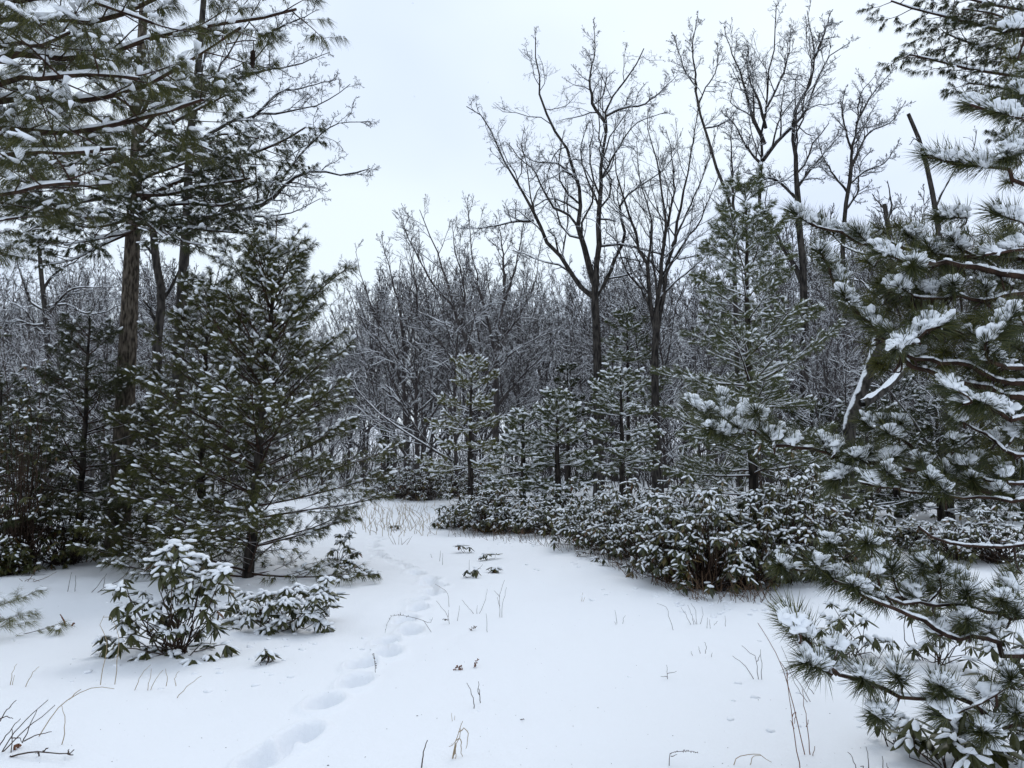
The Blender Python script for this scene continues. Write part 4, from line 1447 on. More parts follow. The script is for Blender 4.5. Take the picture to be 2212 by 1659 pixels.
LEAF_HI, LEAF_LO = leaf_template(6), leaf_template(3)
LEAF_MESH = []
for i in range(4):
    a_ = Acc()
    v_ = LEAF_HI[0].copy()
    v_[:, 2] -= (0.06 * i) * v_[:, 0] ** 2
    v_[:, 1] *= 1 - .12 * i
    a_.add((v_, LEAF_HI[1]))
    o_ = build('leaf', a_, LEAF if i else RUST if False else LEAF)
    LEAF_MESH.append(o_.data)
    bpy.data.objects.remove(o_)


def leaf_frames(nw, nl, pos, axis, ll, rg, droop=(.3, 1.15)):
    """leaves in whorls round the shoot tips"""
    idx = np.repeat(np.arange(nw), nl)
    az = np.tile(np.arange(nl) * 2 * math.pi / nl, nw) + rg.normal(0, .25, nw * nl) + np.repeat(rg.random(nw) * 6.28, nl)
    el = -rg.uniform(droop[0], droop[1], nw * nl)
    el += np.repeat(rg.normal(0, .15, nw), nl)
    X = np.stack([np.cos(az) * np.cos(el), np.sin(az) * np.cos(el), np.sin(el)], 1)
    X = nrm(X + .35 * axis[idx])
    Y = nrm(np.cross(np.array([0, 0, 1.0]), X) + rg.normal(0, .18, X.shape))
    Z = np.cross(X, Y)
    l = ll * rg.uniform(.65, 1.2, nw * nl)
    p = pos[idx] + X * .008
    return p, X, Y, Z, l, el


def rhodo(name, label, base, wd, ht, nwh, seed, group=None, nl=7, ll=.10, sn=.6, single=False, hollow=.55, tips=None, dx=(0, 0), cat='shrub', hi=False, droop=(.3, 1.15)):
    rg = np.random.default_rng(seed)
    b = np.array(base, float)
    root = thing(name, label, cat, b, group)
    if tips is None:
        az = rg.random(nwh) * 6.28
        ez = np.arcsin(rg.random(nwh) ** 0.8)
        rr = hollow + (1 - hollow) * rg.random(nwh) ** .5
        rr *= 1 + .22 * np.sin(az * 3 + rg.random() * 6) + .16 * rg.normal(size=nwh) + .25 * (rg.random(nwh) < .12)
        tp = np.stack([np.cos(az) * np.cos(ez) * wd / 2 * rr + dx[0] * rr, np.sin(az) * np.cos(ez) * wd / 2 * rr + dx[1] * rr, .07 + np.sin(ez) * (ht - .1) * rr], 1) + b
    else:
        tp = np.array(tips)
        nwh = len(tp)
    # stems
    b0 = b + np.stack([rg.normal(0, .07 * wd, nwh), rg.normal(0, .07 * wd, nwh), np.full(nwh, -.04)], 1)
    mid = b0 * .5 + tp * .5 + np.stack([rg.normal(0, .05, nwh), rg.normal(0, .05, nwh), -.08 * rg.random(nwh) * (tp[:, 2] - b[2])], 1)
    q1 = b0 * .75 + mid * .25 + rg.normal(0, .02, (nwh, 3))
    q3 = mid * .4 + tp * .6 + rg.normal(0, .03, (nwh, 3)) - np.array([0, 0, .03])
    Pl = np.stack([b0, q1, mid, q3, tp], 1)
    R = np.repeat(np.array([[.008, .007, .0055, .0045, .0035]]), nwh, 0) * (1 if wd > .6 else .7)
    a = Acc()
    a.add(tubes(Pl, R, 3))
    build('stems', a, STEM, root)
    if single and tips is not None:
        lowr = tp - np.array([0, 0, .05]) + rg.normal(0, .045, tp.shape)
        lowr[:, 2] = np.maximum(lowr[:, 2], b[2] + .03)
        tp = np.concatenate([tp, lowr])
        Pl = np.concatenate([Pl, Pl])
        nwh = len(tp)
    ax = nrm(tp - Pl[:, 3])
    p, X, Y, Z, l, el = leaf_frames(nwh, nl, tp, ax, ll, rg, droop)
    if single:
        # a second, lower whorl fills the shoot
        order = np.argsort(p[:, 1])
        for i in order[:300]:
            lo = bpy.data.objects.new('leaf', LEAF_MESH[int(rg.integers(0, 4))])
            col.objects.link(lo)
            lo.parent = root
            from mathutils import Matrix
            lo.matrix_basis = Matrix(((X[i, 0] * l[i], Y[i, 0] * l[i], Z[i, 0] * l[i], p[i, 0] - b[0]), (X[i, 1] * l[i], Y[i, 1] * l[i], Z[i, 1] * l[i], p[i, 1] - b[1]),
                                      (X[i, 2] * l[i], Y[i, 2] * l[i], Z[i, 2] * l[i], p[i, 2] - b[2]), (0, 0, 0, 1)))
        rest = order[300:]
        if len(rest):
            a = Acc()
            a.add(inst(LEAF_LO, p[rest], X[rest] * l[rest, None], Y[rest] * l[rest, None], Z[rest] * l[rest, None]))
            build('leaves', a, LEAF, root, stuff=True)
    else:
        a = Acc()
        a.add(inst(LEAF_HI if hi else LEAF_LO, p, X * l[:, None], Y * l[:, None], Z * l[:, None]))
        build('leaves', a, LEAF, root, stuff=True)
    # snow pads lying on the leaves, caps on the whorls
    s_ = Acc()
    high = np.clip((p[:, 2] - b[2]) / ht, 0, 1)
    m = (rg.random(len(p)) < sn * (.55 + .6 * high)) & (el > -1.1)
    k = int(m.sum())
    tp_ = LUMPS if (single or hi) else LUMPS_SMALL
    Zz = Z[m] * (rg.uniform(.010, .018, k) * (1.3 if single else 1.1))[:, None]
    which = rg.integers(0, len(tp_), k)
    pm = p[m] + X[m] * (l[m] * rg.uniform(.4, .55, k))[:, None] + Z[m] * (-.03 * l[m])[:, None] + Zz * .5
    for q in range(len(tp_)):
        g = which == q
        if g.any():
            s_.add(inst(tp_[q], pm[g], X[m][g] * (l[m][g] * rg.uniform(.3, .44, g.sum()))[:, None], Y[m][g] * (l[m][g] * rg.uniform(.13, .19, g.sum()))[:, None], Zz[g]))
    c = rg.random(nwh) < sn * .6
    kk = int(c.sum())
    if kk:
        lumps(s_, tp[c] + np.array([0, 0, .012]), rg.normal(size=(kk, 3)), rg.uniform(.22, .42, kk) * ll, rg.uniform(.2, .36, kk) * ll, rg.uniform(.12, .2, kk) * ll, rg, tp_, flat=.2)
    build('snow', s_, SNOW, root, stuff=True)
    return root


# the shrub in front on the left: shoot tips as the photo shows them (crop 13)
def tipset(pl, D, spread, rg):
    o = []
    for (x, y) in pl:
        u, v = uv(13, x, y)
        o.append(P(u, v, D + rg.uniform(-spread, spread)))
    return np.array(o)


rg = np.random.default_rng(70)
b = on_ground(385, 1400)
T1 = [(1010, 360), (1060, 380), (960, 400), (1100, 410), (1150, 440), (900, 450), (940, 480), (1040, 450), (1110, 480), (1190, 530), (1000, 500), (1060, 520), (1270, 480), (1300, 520), (1240, 560), (1160, 600), (960, 560), (720, 560), (700, 610), (760, 690),
      (840, 700), (830, 640), (1000, 620), (1080, 640), (1200, 650), (1290, 590), (740, 770), (790, 800), (940, 760), (1000, 760), (1100, 720), (1180, 740), (1260, 740), (890, 830), (960, 850), (1160, 850), (1240, 820), (600, 890), (630, 960), (690, 900), (760, 880),
      (700, 960), (850, 980), (960, 960), (1000, 980), (1090, 1000), (830, 1010), (760, 1050), (1210, 1080), (930, 1070), (1310, 940), (1220, 1000), (1040, 1060)]
fr = rhodo('rhododendron', 'large drooping rhododendron in the snow at front left, heaped snow on top', b, 1.0, .95, 0, 71, nl=8, ll=.115, sn=.62, single=True, tips=tipset(T1, b[1], .28, rg), droop=(.25, 1.3))
s_ = Acc()
hp = tipset([(1010, 345), (1040, 365), (1075, 385), (980, 385), (1110, 420), (1150, 425), (1060, 420), (1030, 400), (1100, 470), (1130, 500), (1060, 490), (1180, 545), (1165, 600), (940, 400), (925, 440), (1000, 430), (1090, 530), (1240, 480), (1010, 370), (1150, 460)], b[1], .12, rg)
lumps(s_, hp, rg.normal(size=(len(hp), 3)), rg.uniform(.035, .065, len(hp)), rg.uniform(.03, .05, len(hp)), rg.uniform(.018, .032, len(hp)), rg, LUMPS_BIG, flat=.25)
build('snow_heap', s_, SNOW, fr, stuff=True)
b = on_ground(600, 1345)
T2 = [(1370, 680), (1420, 640), (1480, 660), (1540, 640), (1400, 740), (1460, 720), (1520, 720), (1340, 780), (1400, 800), (1480, 800), (1340, 850), (1560, 760), (1600, 640), (1660, 620), (1720, 600), (1780, 620), (1650, 680), (1720, 670), (1800, 680), (1860, 640),
      (1900, 620), (1940, 650), (1620, 740), (1700, 740), (1780, 760), (1850, 740), (1910, 710), (1380, 900), (1350, 930), (1800, 830), (1850, 800), (1900, 560), (1560, 840), (1640, 790)]
rhodo('rhododendron', 'low rhododendron thick with snow at the foot of the broad young pine', b, 1.2, .5, 0, 72, nl=10, ll=.115, sn=.9, single=True, tips=tipset(T2, b[1], .3, rg), droop=(.2, 1.1))
for (u, v, wd, ht, nw, lb, sd, ll) in [
    (578, 1432, .22, .13, 3, 'tiny rhododendron sprig alone in the snow beside the large drooping one', 73, .09),
    (757, 1240, .45, .25, 9, 'small rhododendron tuft at the path edge beyond the broad pine', 74, .10),
    (735, 1215, .6, .45, 16, 'rhododendron clump under the right side of the broad pine, by the path', 75, .10),
]:
    rhodo('rhododendron', lb, on_ground(u, v), wd, ht, nw, sd, nl=7, ll=ll, sn=.5, hi=True)
# leaf seedlings standing out of the snow on the path
for (x, y, lb, sd) in [(1405, 412, 'drooping leaf tuft poking from the snow, right edge of the path hollow', 76), (1338, 520, 'low brown leaf tuft in the snow, nearest of the tufts by the footprints', 77), (1285, 375, 'leaf tuft in the snow beside thin stems, upper middle of the path', 78),
                       (1410, 495, 'small dark leaf tuft right of the low brown one', 79), (890, 255, 'leaf tuft at the far bend of the path', 80)]:
    u, v = uv(18, x, y)
    rhodo('rhododendron', lb, on_ground(u, v), .22, .16, 3, sd, nl=6, ll=.10, sn=.4, hi=True)

HG = 'rhododendrons in the hedge along the right of the path'
hedge = [  # u, v at the foot, width px, top v, words
    (852, 1078, 150, 1015, 'far rhododendron where the path vanishes, leftmost of the hedge'),
    (905, 1082, 130, 1000, 'dark far rhododendron left of the yellowish pine trunk'),
    (965, 1076, 130, 1000, 'far rhododendron touching the yellowish pine trunk'),
    (1055, 1090, 130, 1015, 'rhododendron between the yellowish pine and the low bushy pine'),
    (1000, 1138, 95, 1075, 'snow-topped rhododendron jutting furthest onto the path'),
    (1060, 1148, 130, 1055, 'snow-heaped rhododendron in front of the low bushy pine'),
    (1140, 1155, 130, 1080, 'dark rhododendron with russet leaves below the second low pine'),
    (1205, 1165, 120, 1095, 'low rhododendron before the slim pine, left of its trunk'),
    (1275, 1195, 150, 1085, 'rhododendron right in front of the slim pine trunk'),
    (1350, 1215, 160, 1090, 'rhododendron with bare stems at its foot, past the slim pine'),
    (1420, 1240, 160, 1075, 'rhododendron midway between the slim pine and the tall pine'),
    (1475, 1272, 170, 1085, 'snowy rhododendron at the front corner of the hedge, left half'),
    (1545, 1293, 180, 1075, 'snow-crusted rhododendron nearest the camera in the hedge'),
    (1625, 1285, 180, 1095, 'dark rhododendron in front of the tall young pine trunk'),
    (1700, 1275, 170, 1030, 'tall leggy rhododendron with hanging dark leaves, right of the tall pine trunk'),
    (1770, 1262, 160, 1060, 'rhododendron at the right end of the hedge, behind the near pine needles'),
    (1850, 1225, 160, 1090, 'rhododendron behind the hedge end, snow on every leaf'),
    (1925, 1205, 150, 1120, 'low snowy rhododendron beside the open snow at right'),
    (1480, 1180, 190, 1040, 'rhododendron in the second row left of the tall pine trunk'),
    (1345, 1155, 180, 1050, 'rhododendron in the second row under the slim pine'),
    (1720, 1180, 200, 1020, 'rhododendron in the second row right of the tall pine trunk'),
    (1215, 1130, 170, 1050, 'rhododendron in the second row under the second low pine'),
]
for i, (u, v, wpx, vt, lb) in enumerate(hedge):
    b = on_ground(u, v)
    D = b[1]
    b[1] += wpx * K * D * .35
    b[2] = gz(b[0], b[1])
    wd = wpx * K * D * 1.2
    ht = P(u, vt, b[1])[2] - b[2]
    ll = .105 if D < 14 else .12
    nw = int(np.clip(140 * wd * ht, 80, 230))
    rhodo('rhododendron', lb, b, wd, ht, nw, 200 + i, HG, nl=7, ll=ll * 1.1, sn=.6, droop=(.3, 1.3))
for (u, v, wpx, vt, lb, sd) in [
    (2060, 1215, 170, 1120, 'rhododendron with yellow-green leaves by the open snow at far right', 230), (2165, 1225, 180, 1095, 'rhododendron cut by the right edge, behind the near pine', 231), (1985, 1195, 110, 1125, 'russet-leaved low rhododendron before the dark hemlocks', 232)]:
    b = on_ground(u, v)
    D = b[1]
    rhodo('rhododendron', lb, b, wpx * K * D, P(u, vt, D)[2] - b[2], 110, sd, nl=7, ll=.11, sn=.6)
# dark leafy shrubs at far left
for (u, v, wpx, vt, lb, sd) in [(40, 1230, 200, 840, 'tall dark rhododendron at the left edge, in front of the pines', 233), (140, 1215, 170, 1050, 'dark low rhododendron under the narrow-topped pine at left', 234), (15, 1238, 90, 1170, 'small dark rhododendron on the snow at the left edge', 235)]:
    b = on_ground(u, v)
    D = b[1]
    rhodo('rhododendron', lb, b, wpx * K * D, P(u, vt, D)[2] - b[2], 150, sd, nl=7, ll=.11, sn=.16)
# near right corner: leaves big enough to pick apart
for (u, v, wd, ht, nw, lb, sd, ll, sg) in [
    (1830, 1415, .55, .42, 22, 'spindly rhododendron with pale snowy leaves under the near pine', 240, .09, True),
    (2025, 1430, .55, .50, 20, 'upright rhododendron with yellow-green leaves under the near pine, by the edge', 241, .10, True),
    (1940, 1612, .26, .22, 6, 'small dark rhododendron bent down by snow near the bottom right', 242, .11, True),
    (2060, 1660, .50, .32, 16, 'rhododendron with large dark leaves in the bottom right corner', 243, .12, True),
    (2180, 1640, .50, .45, 18, 'rhododendron at the bottom right corner, cut by the edge', 244, .12, True),
    (2200, 1480, .45, .4, 14, 'rhododendron at the right edge below the near pine boughs', 245, .11, True),
]:
    rhodo('rhododendron', lb, on_ground(u, v), wd, ht, nw, sd, nl=7, ll=ll, sn=.55, single=sg, droop=(.2, 1.2))

# ------------------------------------------------------------------ leaning trunk, fallen branch, small pine spray at the left edge, pine cone
a = Acc()
pl = pth(0, [(1822, 965), (1835, 920), (1860, 850), (1890, 765), (1905, 700)], 13.6, 14.2)
pl[0][2] = min(pl[0][2], gz(pl[0][0], pl[0][1]) + .3)
g0 = np.array([pl[0][0] - .05, pl[0][1], gz(pl[0][0], pl[0][1]) - .1])
rt = thing('leaning_tree', 'dark leaning tree trunk with snow plastered down its left side', 'tree', g0)
p_ = spline([g0] + pl, 14)
a.add(tubes(p_[None], np.linspace(.13, .10, 14)[None], 10))
build('trunk', a, BARKW, rt)
a = Acc()
p2 = spline([pl[-1] * 1.0, pl[-1] + [.15, .1, .5], pl[-1] + [.35, .2, 1.3], pl[-1] + [.3, .3, 2.4]], 10)
a.add(tubes(p2[None], np.linspace(.10, .04, 10)[None], 9))
c1, r1 = children(p2[None], np.linspace(.09, .04, 10)[None], 7, .1, 1, .8, .6, 6, .2, .04, .5, .01, rng)
c2, r2 = children(c1, r1, 6, .1, 1, .8, .5, 4, .25, .03, .6, .005, rng)
a.add(tubes(c1, r1, 5))
a.add(tubes(c2, r2, 3))
lo = build('limb', a, BARKW, rt)
s_ = Acc()
s_.add(snow_on(c1, r1, rng, f=.85, k=4, rmin=.004))
build('snow', s_, SNOW, lo, stuff=True)

pl = pth(0, [(1862, 872), (1900, 850), (1935, 818), (1975, 770)], 13.2, 13.9)
rt = thing('broken_limb', 'snow-covered broken limb propped across the leaning trunk', 'branch', pl[0])
a = Acc()
p_ = spline(pl, 10)
a.add(tubes(p_[None], np.linspace(.075, .06, 10)[None], 9))
o = build('limb', a, BARKW, rt)
a = Acc()
a.add(snow_on(p_[None], np.linspace(.075, .06, 10)[None], rng, f=.85, lift=.5, smin=1.0, k=8))
build('snow', a, SNOW, o)

# tip of a pine sapling at the left edge
b = on_ground(-45, 1365)
pine('white_pine', 'tip of a small pine sapling poking in at the left edge over the snow', b, .62, .10, lambda f: .55 * (1 - f) + .1, dict(WHITE, n=22, wd=.003, sn=.15, ln=.11, r=.008, sp=.2, nt=1), 91, NEED_Y, r=.015, ws=.2, m=5, el=(.05, .7))

# pine cone hanging in the upper left boughs
p = P(546, 128, 6.2)
rt = thing('pine_cone', 'dark pine cone hanging from the boughs against the bare twigs, upper left', 'pine cone', p)
a = Acc()
n = 90
i = np.arange(n)
f = (i + .5) / n
az = i * 2.39996
rr_ = .021 * np.sin(np.clip(.18 + f * .86, 0, 1) * math.pi) ** .7
pos = np.stack([np.cos(az) * rr_ * .6, np.sin(az) * rr_ * .6, .075 - .15 * f], 1) + p
X = np.stack([np.cos(az), np.sin(az), np.full(n, -.55)], 1)
Y = nrm(np.cross(np.array([0, 0, 1.0]), X))
Z = nrm(np.cross(X, Y))
a.add(inst(LUMPS[0], pos, X * .014, Y * .011, Z * .003))
build('scales', a, CONE, rt, stuff=True)
a = Acc()
a.add(tubes(np.array([p + [0, 0, .17], p + [.004, 0, .1], p + [0, 0, .05]])[None], np.array([[.004, .004, .006]]), 6))
a.add(tubes(np.array([p + [-.25, .05, .16], p + [-.1, .02, .175], p + [0.02, 0, .165]])[None], np.array([[.006, .005, .004]]), 6))
build('stalk', a, TWIGP, rt)


# ------------------------------------------------------------------ weeds, grass stalks and twigs in the snow
def weed(name, label, c, lines, mat, r=.0022, cat='weed', seeds=(), rs_=.006, dj=.02, tip=.5):
    """stems traced from their foot in the snow upwards; seeds are small knobs along line k"""
    rg_ = np.random.default_rng(abs(hash(label)) % (2 ** 31) if False else sum(map(ord, label)))
    u, v = uv(c, *lines[0][0])
    b_ = on_ground(u, v)
    rt_ = thing(name, label, cat, b_)
    D_ = b_[1]
    dz = b_[2] - P(u, v, D_)[2]
    for k_, ln in enumerate(lines):
        u0, v0 = uv(c, *ln[0])
        pts = []
        dd = 0.0
        for (x, y) in ln:
            uu, vv = uv(c, x, y)
            pts.append(P(uu, vv, D_ + dd) + [0, 0, dz])
            dd += rg_.normal(0, dj)
        pts = [np.array(q_) for q_ in pts]
        if k_ == 0 or v0 >= v - 3:
            pts[0][2] = min(pts[0][2], gz(pts[0][0], pts[0][1])) - .03
        q_ = spline(pts, 9 if len(pts) > 2 else 5)
        q_[1:-1] += rg_.normal(0, .0025, (len(q_) - 2, 3))
        a_ = Acc()
        a_.add(tubes(q_[None], np.linspace(r, r * tip, len(q_))[None], 4))
        if k_ in seeds:
            m_ = 16
            t_ = rg_.uniform(.35, 1, m_)
            ps, T_, _ = at(q_[None], np.ones((1, len(q_))), np.zeros(m_, int), t_)
            sd = perp(T_, rg_)
            lumps(a_, ps + sd * rs_ * 1.2, sd, rs_, rs_ * .6, rs_ * .6, rg_, LUMPS_SMALL)
        build('stem', a_, mat, rt_)
    return rt_


W = weed
W('weed_stem', 'forked bare weed of three stems rising from the snow mid-path', 18, [[(1480, 752), (1475, 640), (1503, 548)], [(1475, 640), (1445, 605)], [(1488, 752), (1490, 690), (1513, 588)], [(1478, 690), (1462, 640)]], DRYT)
W('weed_stem', 'arched weed bowed over the footprints with a drooping seed head', 18, [[(1115, 797), (1060, 735), (960, 712), (900, 700), (865, 750), (852, 802)], [(1060, 735), (1100, 745), (1112, 718)], [(940, 708), (935, 690)]], DRYT, seeds=(0,))
W('weed_stem', 'leaning weed with a crook beside the footprints, nearest the arched one', 18, [[(1205, 767), (1190, 715), (1160, 680), (1130, 640)], [(1195, 730), (1198, 690)], [(1200, 745), (1165, 740)]], DRYT, seeds=(2,))
W('weed_stem', 'tall bent weed standing beside the footprints where they turn', 18, [[(1203, 683), (1192, 610), (1150, 575), (1125, 560)]], DRYT)
W('weed_stem', 'single short straight stem left of the forked weed', 18, [[(1243, 752), (1258, 668)]], DRYT)
W('weed_stem', 'spray of three thin weeds between the single stem and the forked weed', 18, [[(1345, 727), (1330, 722), (1270, 650)], [(1350, 727), (1355, 680)], [(1355, 727), (1395, 660), (1408, 590)], [(1450, 757), (1395, 733), (1360, 727)]], DRYT)
W('weed_stem', 'single upright stem below the forked weed', 18, [[(1412, 822), (1402, 720)]], DRYT)
W('weed_stem', 'low reddish seed spray lying on the snow below the forked weed', 18, [[(1300, 800), (1325, 788), (1350, 780)]], DRYB, seeds=(0,), rs_=.008)
W('weed_stem', 'pair-forming left twig with a side fork, lower middle of the snow', 18, [[(1340, 1237), (1332, 1165), (1297, 1095)]], DRYT, r=.003)
W('weed_stem', 'upright budded twig right beside the forked one, lower middle', 18, [[(1373, 1202), (1364, 1140), (1360, 1085)], [(1368, 1160), (1355, 1125)]], DRYT, r=.003)
W('grass_stalk', 'dry tan grass tuft with curled blades near the bottom middle', 18, [[(1210, 1500), (1240, 1400), (1275, 1300)], [(1212, 1500), (1255, 1380), (1262, 1340)], [(1210, 1500), (1225, 1470), (1240, 1490), (1235, 1510)], [(1255, 1360), (1290, 1340), (1305, 1380), (1292, 1450)], [(1240, 1405), (1268, 1400), (1262, 1460), (1275, 1500)], [(1214, 1500), (1238, 1420), (1200, 1440)]], DRYG, r=.0028, cat='grass')
W('weed_stem', 'straight dark twig at the bottom edge, left of the dry grass tuft', 18, [[(1043, 1556), (1062, 1470), (1083, 1405)]], DRYT, r=.004)
W('weed_stem', 'thin weed with tiny seed pods beside the track', 18, [[(795, 1037), (798, 985), (790, 932)]], DRYT, seeds=(0,), rs_=.006)
W('grass_stalk', 'short pale grass blades in the snow above the dry tuft', 18, [[(1220, 1312), (1215, 1265)], [(1222, 1312), (1232, 1280)]], DRYG, r=.002, cat='grass')
W('twig', 'short dark twig lying flat on open snow', 18, [[(1570, 1306), (1590, 1300), (1610, 1298)]], DRYT, r=.004, cat='twig')
W('weed_stem', 'rusty seed spray lying flat on the snow, left of a tiny rusty sprig', 18, [[(1205, 1020), (1240, 1012), (1272, 1010)]], RUST, seeds=(0,), rs_=.01)
W('weed_stem', 'tiny rusty sprig standing in the snow', 18, [[(1333, 1014), (1340, 990), (1357, 973)]], RUST, seeds=(0,), rs_=.008)
W('weed_stem', 'two short weed stems alone on the open right side of the snow', 18, [[(2118, 777), (2103, 703)], [(2145, 773), (2152, 745), (2162, 733)], [(2118, 777), (2100, 765)]], DRYT)
W('grass_stalk', 'thin pale blade standing alone on the open snow', 18, [[(1920, 663), (1928, 614)], [(1922, 663), (1940, 640)]], DRYG, r=.0025, cat='grass')
W('weed_stem', 'upright stem by the leaf tufts on the snowy mound', 18, [[(1310, 487), (1312, 420)]], DRYT, r=.003)
W('weed_stem', 'slanted thin weed right of the upright stem on the mound', 18, [[(1338, 482), (1385, 445)], [(1350, 470), (1375, 468)]], DRYT, r=.003)
W('weed_stem', 'upright weeds at the left of the snowy mound', 18, [[(1163, 440), (1166, 375)], [(1150, 420), (1155, 360)], [(1108, 400), (1098, 380)]], DRYT, r=.003)
W('weed_stem', 'fan of thin weeds beyond the mound in the path', 18, [[(905, 335), (868, 285)], [(915, 335), (885, 275)], [(925, 335), (930, 290)], [(935, 335), (985, 300)], [(945, 335), (940, 300)], [(965, 330), (1000, 290)]], DRYB, r=.004)
W('weed_stem', 'bowed weed on the open snow left of the hedge corner, hook at its tip', 17, [[(227, 842), (195, 770), (180, 712), (125, 690)]], DRYT)
W('weed_stem', 'bunch of thin stems in the snow before the hedge corner', 17, [[(340, 810), (325, 760), (300, 700)], [(350, 812), (345, 740), (318, 690)], [(330, 815), (290, 760), (262, 712)], [(362, 815), (385, 770), (380, 710)], [(370, 820), (330, 775)]], DRYT)
W('weed_stem', 'short stems right of the bunch before the hedge corner', 17, [[(408, 832), (412, 770)], [(430, 835), (425, 780)], [(450, 815), (470, 790)], [(515, 820), (512, 760)]], DRYT)
W('weed_stem', 'forked twig standing on the open snow right of the middle', 17, [[(690, 1120), (630, 1050), (555, 988)], [(700, 1122), (692, 1010), (650, 965), (607, 928)], [(720, 1127), (718, 1040), (715, 950)], [(692, 1020), (712, 980)]], DRYT, r=.0026)
W('weed_stem', 'small branching sprig low in the snow, left of the forked twig', 17, [[(182, 1132), (185, 1095), (180, 1052)], [(183, 1105), (238, 1088)], [(182, 1120), (147, 1118)]], DRYT)
W('weed_stem', 'cluster of tiny stems above the forked twig', 17, [[(330, 1000), (320, 975)], [(372, 990), (362, 950)], [(400, 990), (405, 950), (392, 925)], [(430, 1000), (440, 985)]], DRYT)
W('grass_stalk', 'tall reddish grass stalk leaning left, longest by the near pine', 17, [[(972, 1540), (920, 1330), (870, 1150), (820, 1010), (740, 850), (698, 790)], [(870, 1150), (860, 1060), (825, 1010)]], RUST, r=.0028, cat='grass')
W('grass_stalk', 'tall reddish grass stalk rising from the bottom edge, beside the longest one', 17, [[(940, 1625), (895, 1350), (875, 1200), (862, 1080)], [(895, 1330), (915, 1300), (905, 1370)], [(905, 1400), (885, 1350)]], RUST, r=.0028, cat='grass')
W('grass_stalk', 'straight reddish grass stalk, rightmost of the tall three', 17, [[(1000, 1542), (975, 1370), (955, 1230), (950, 1165)], [(975, 1380), (985, 1340)], [(1005, 1540), (1022, 1490)]], RUST, r=.0028, cat='grass')
W('weed_stem', 'hooked seed weed at the bottom edge, left of the tall grass stalks', 17, [[(203, 1625), (200, 1560), (290, 1545), (360, 1552)], [(205, 1570), (240, 1560)]], DRYT, seeds=(0,), rs_=.004)
W('grass_stalk', 'arched tan blade bent over at the bottom edge', 17, [[(552, 1620), (580, 1580), (640, 1558), (720, 1562), (778, 1602)], [(640, 1620), (680, 1565), (730, 1570)]], DRYG, r=.0026, cat='grass')
W('weed_stem', 'dark stems rising from the bottom edge near the corner shrub', 17, [[(1275, 1620), (1240, 1560), (1208, 1518)], [(1332, 1620), (1325, 1560), (1313, 1488)], [(1290, 1620), (1300, 1608), (1280, 1600)], [(1405, 1620), (1405, 1540)], [(1460, 1620), (1430, 1580)]], DRYT, r=.0028)
W('weed_stem', 'thin weed spray under the lowest near pine needles', 17, [[(1015, 1240), (960, 1170), (900, 1080), (830, 920)], [(1000, 1240), (940, 1185), (870, 1040)], [(1018, 1195), (975, 1130), (930, 1040)]], DRYT)
W('twig', 'branching dark twig flat on the snow in the bottom left corner', 13, [[(-20, 1592), (120, 1575), (240, 1560), (390, 1572), (430, 1550)], [(110, 1650), (85, 1620), (60, 1585)], [(220, 1568), (240, 1600), (275, 1622)], [(390, 1572), (400, 1548)], [(395, 1574), (425, 1580)], [(250, 1558), (280, 1540)]], DRYT, r=.005, cat='twig')
W('twig', 'upright bushy dead twigs in the bottom left corner', 13, [[(-5, 1570), (60, 1480), (150, 1380), (280, 1260)], [(70, 1580), (66, 1500), (70, 1430)], [(20, 1560), (130, 1450), (320, 1290)], [(130, 1510), (180, 1400), (215, 1320)], [(-10, 1540), (60, 1430), (120, 1370)], [(0, 1385), (30, 1330), (95, 1262)], [(0, 1370), (40, 1358), (75, 1370)], [(140, 1500), (220, 1462), (300, 1445)], [(60, 1480), (110, 1480), (130, 1510)]], DRYT, r=.0034, cat='twig')
W('oak_leaf', 'curled red-brown dead leaf caught in the corner twigs', 13, [[(75, 1545), (95, 1520), (120, 1525)], [(80, 1545), (105, 1535)]], RUST, r=.009, cat='leaf', tip=.8)
W('grass_stalk', 'long tan grass blade arching over the snow at lower left', 13, [[(210, 1472), (290, 1370), (370, 1280), (480, 1210), (580, 1185), (664, 1197)], [(400, 1258), (470, 1200)]], DRYG, r=.003, cat='grass')
W('grass_stalk', 'bent tan blade below the long arching one', 13, [[(352, 1522), (378, 1430), (372, 1350), (360, 1298)]], DRYG, r=.003, cat='grass')
W('grass_stalk', 'dry tan grass with a withered leaf curled on top, left of the large shrub', 13, [[(582, 1168), (600, 1060), (622, 950), (610, 870), (580, 820), (605, 765)], [(664, 1205), (685, 1030), (692, 900), (660, 790), (625, 758), (598, 775)]], DRYG, r=.0032, cat='grass')
W('grass_stalk', 'cluster of tan grass blades at the foot of the large shrub', 13, [[(772, 1207), (820, 1120), (875, 1058)], [(852, 1232), (865, 1160), (880, 1080)], [(860, 1225), (900, 1150), (948, 1088)], [(965, 1182), (972, 1140), (962, 1080)], [(1022, 1182), (1015, 1140), (1042, 1095)]], DRYG, r=.0026, cat='grass')
W('grass_stalk', 'single tan blade leaning right below the large shrub', 13, [[(1005, 1247), (1085, 1185), (1170, 1122)]], DRYG, r=.0026, cat='grass')
W('grass_stalk', 'pair of pale thin blades on the left snow, upright', 13, [[(58, 1157), (75, 1090), (100, 1035)], [(72, 1157), (85, 1100)]], DRYG, r=.003, cat='grass')
W('grass_stalk', 'pale thin blade on the left snow leaning right', 13, [[(142, 1172), (180, 1105), (228, 1053)]], DRYG, r=.003, cat='grass')
W('weed_stem', 'two bare stems in the snow below the dark pines', 13, [[(392, 622), (405, 560), (418, 508)], [(432, 632), (440, 580), (440, 528)]], DRYT, r=.004)
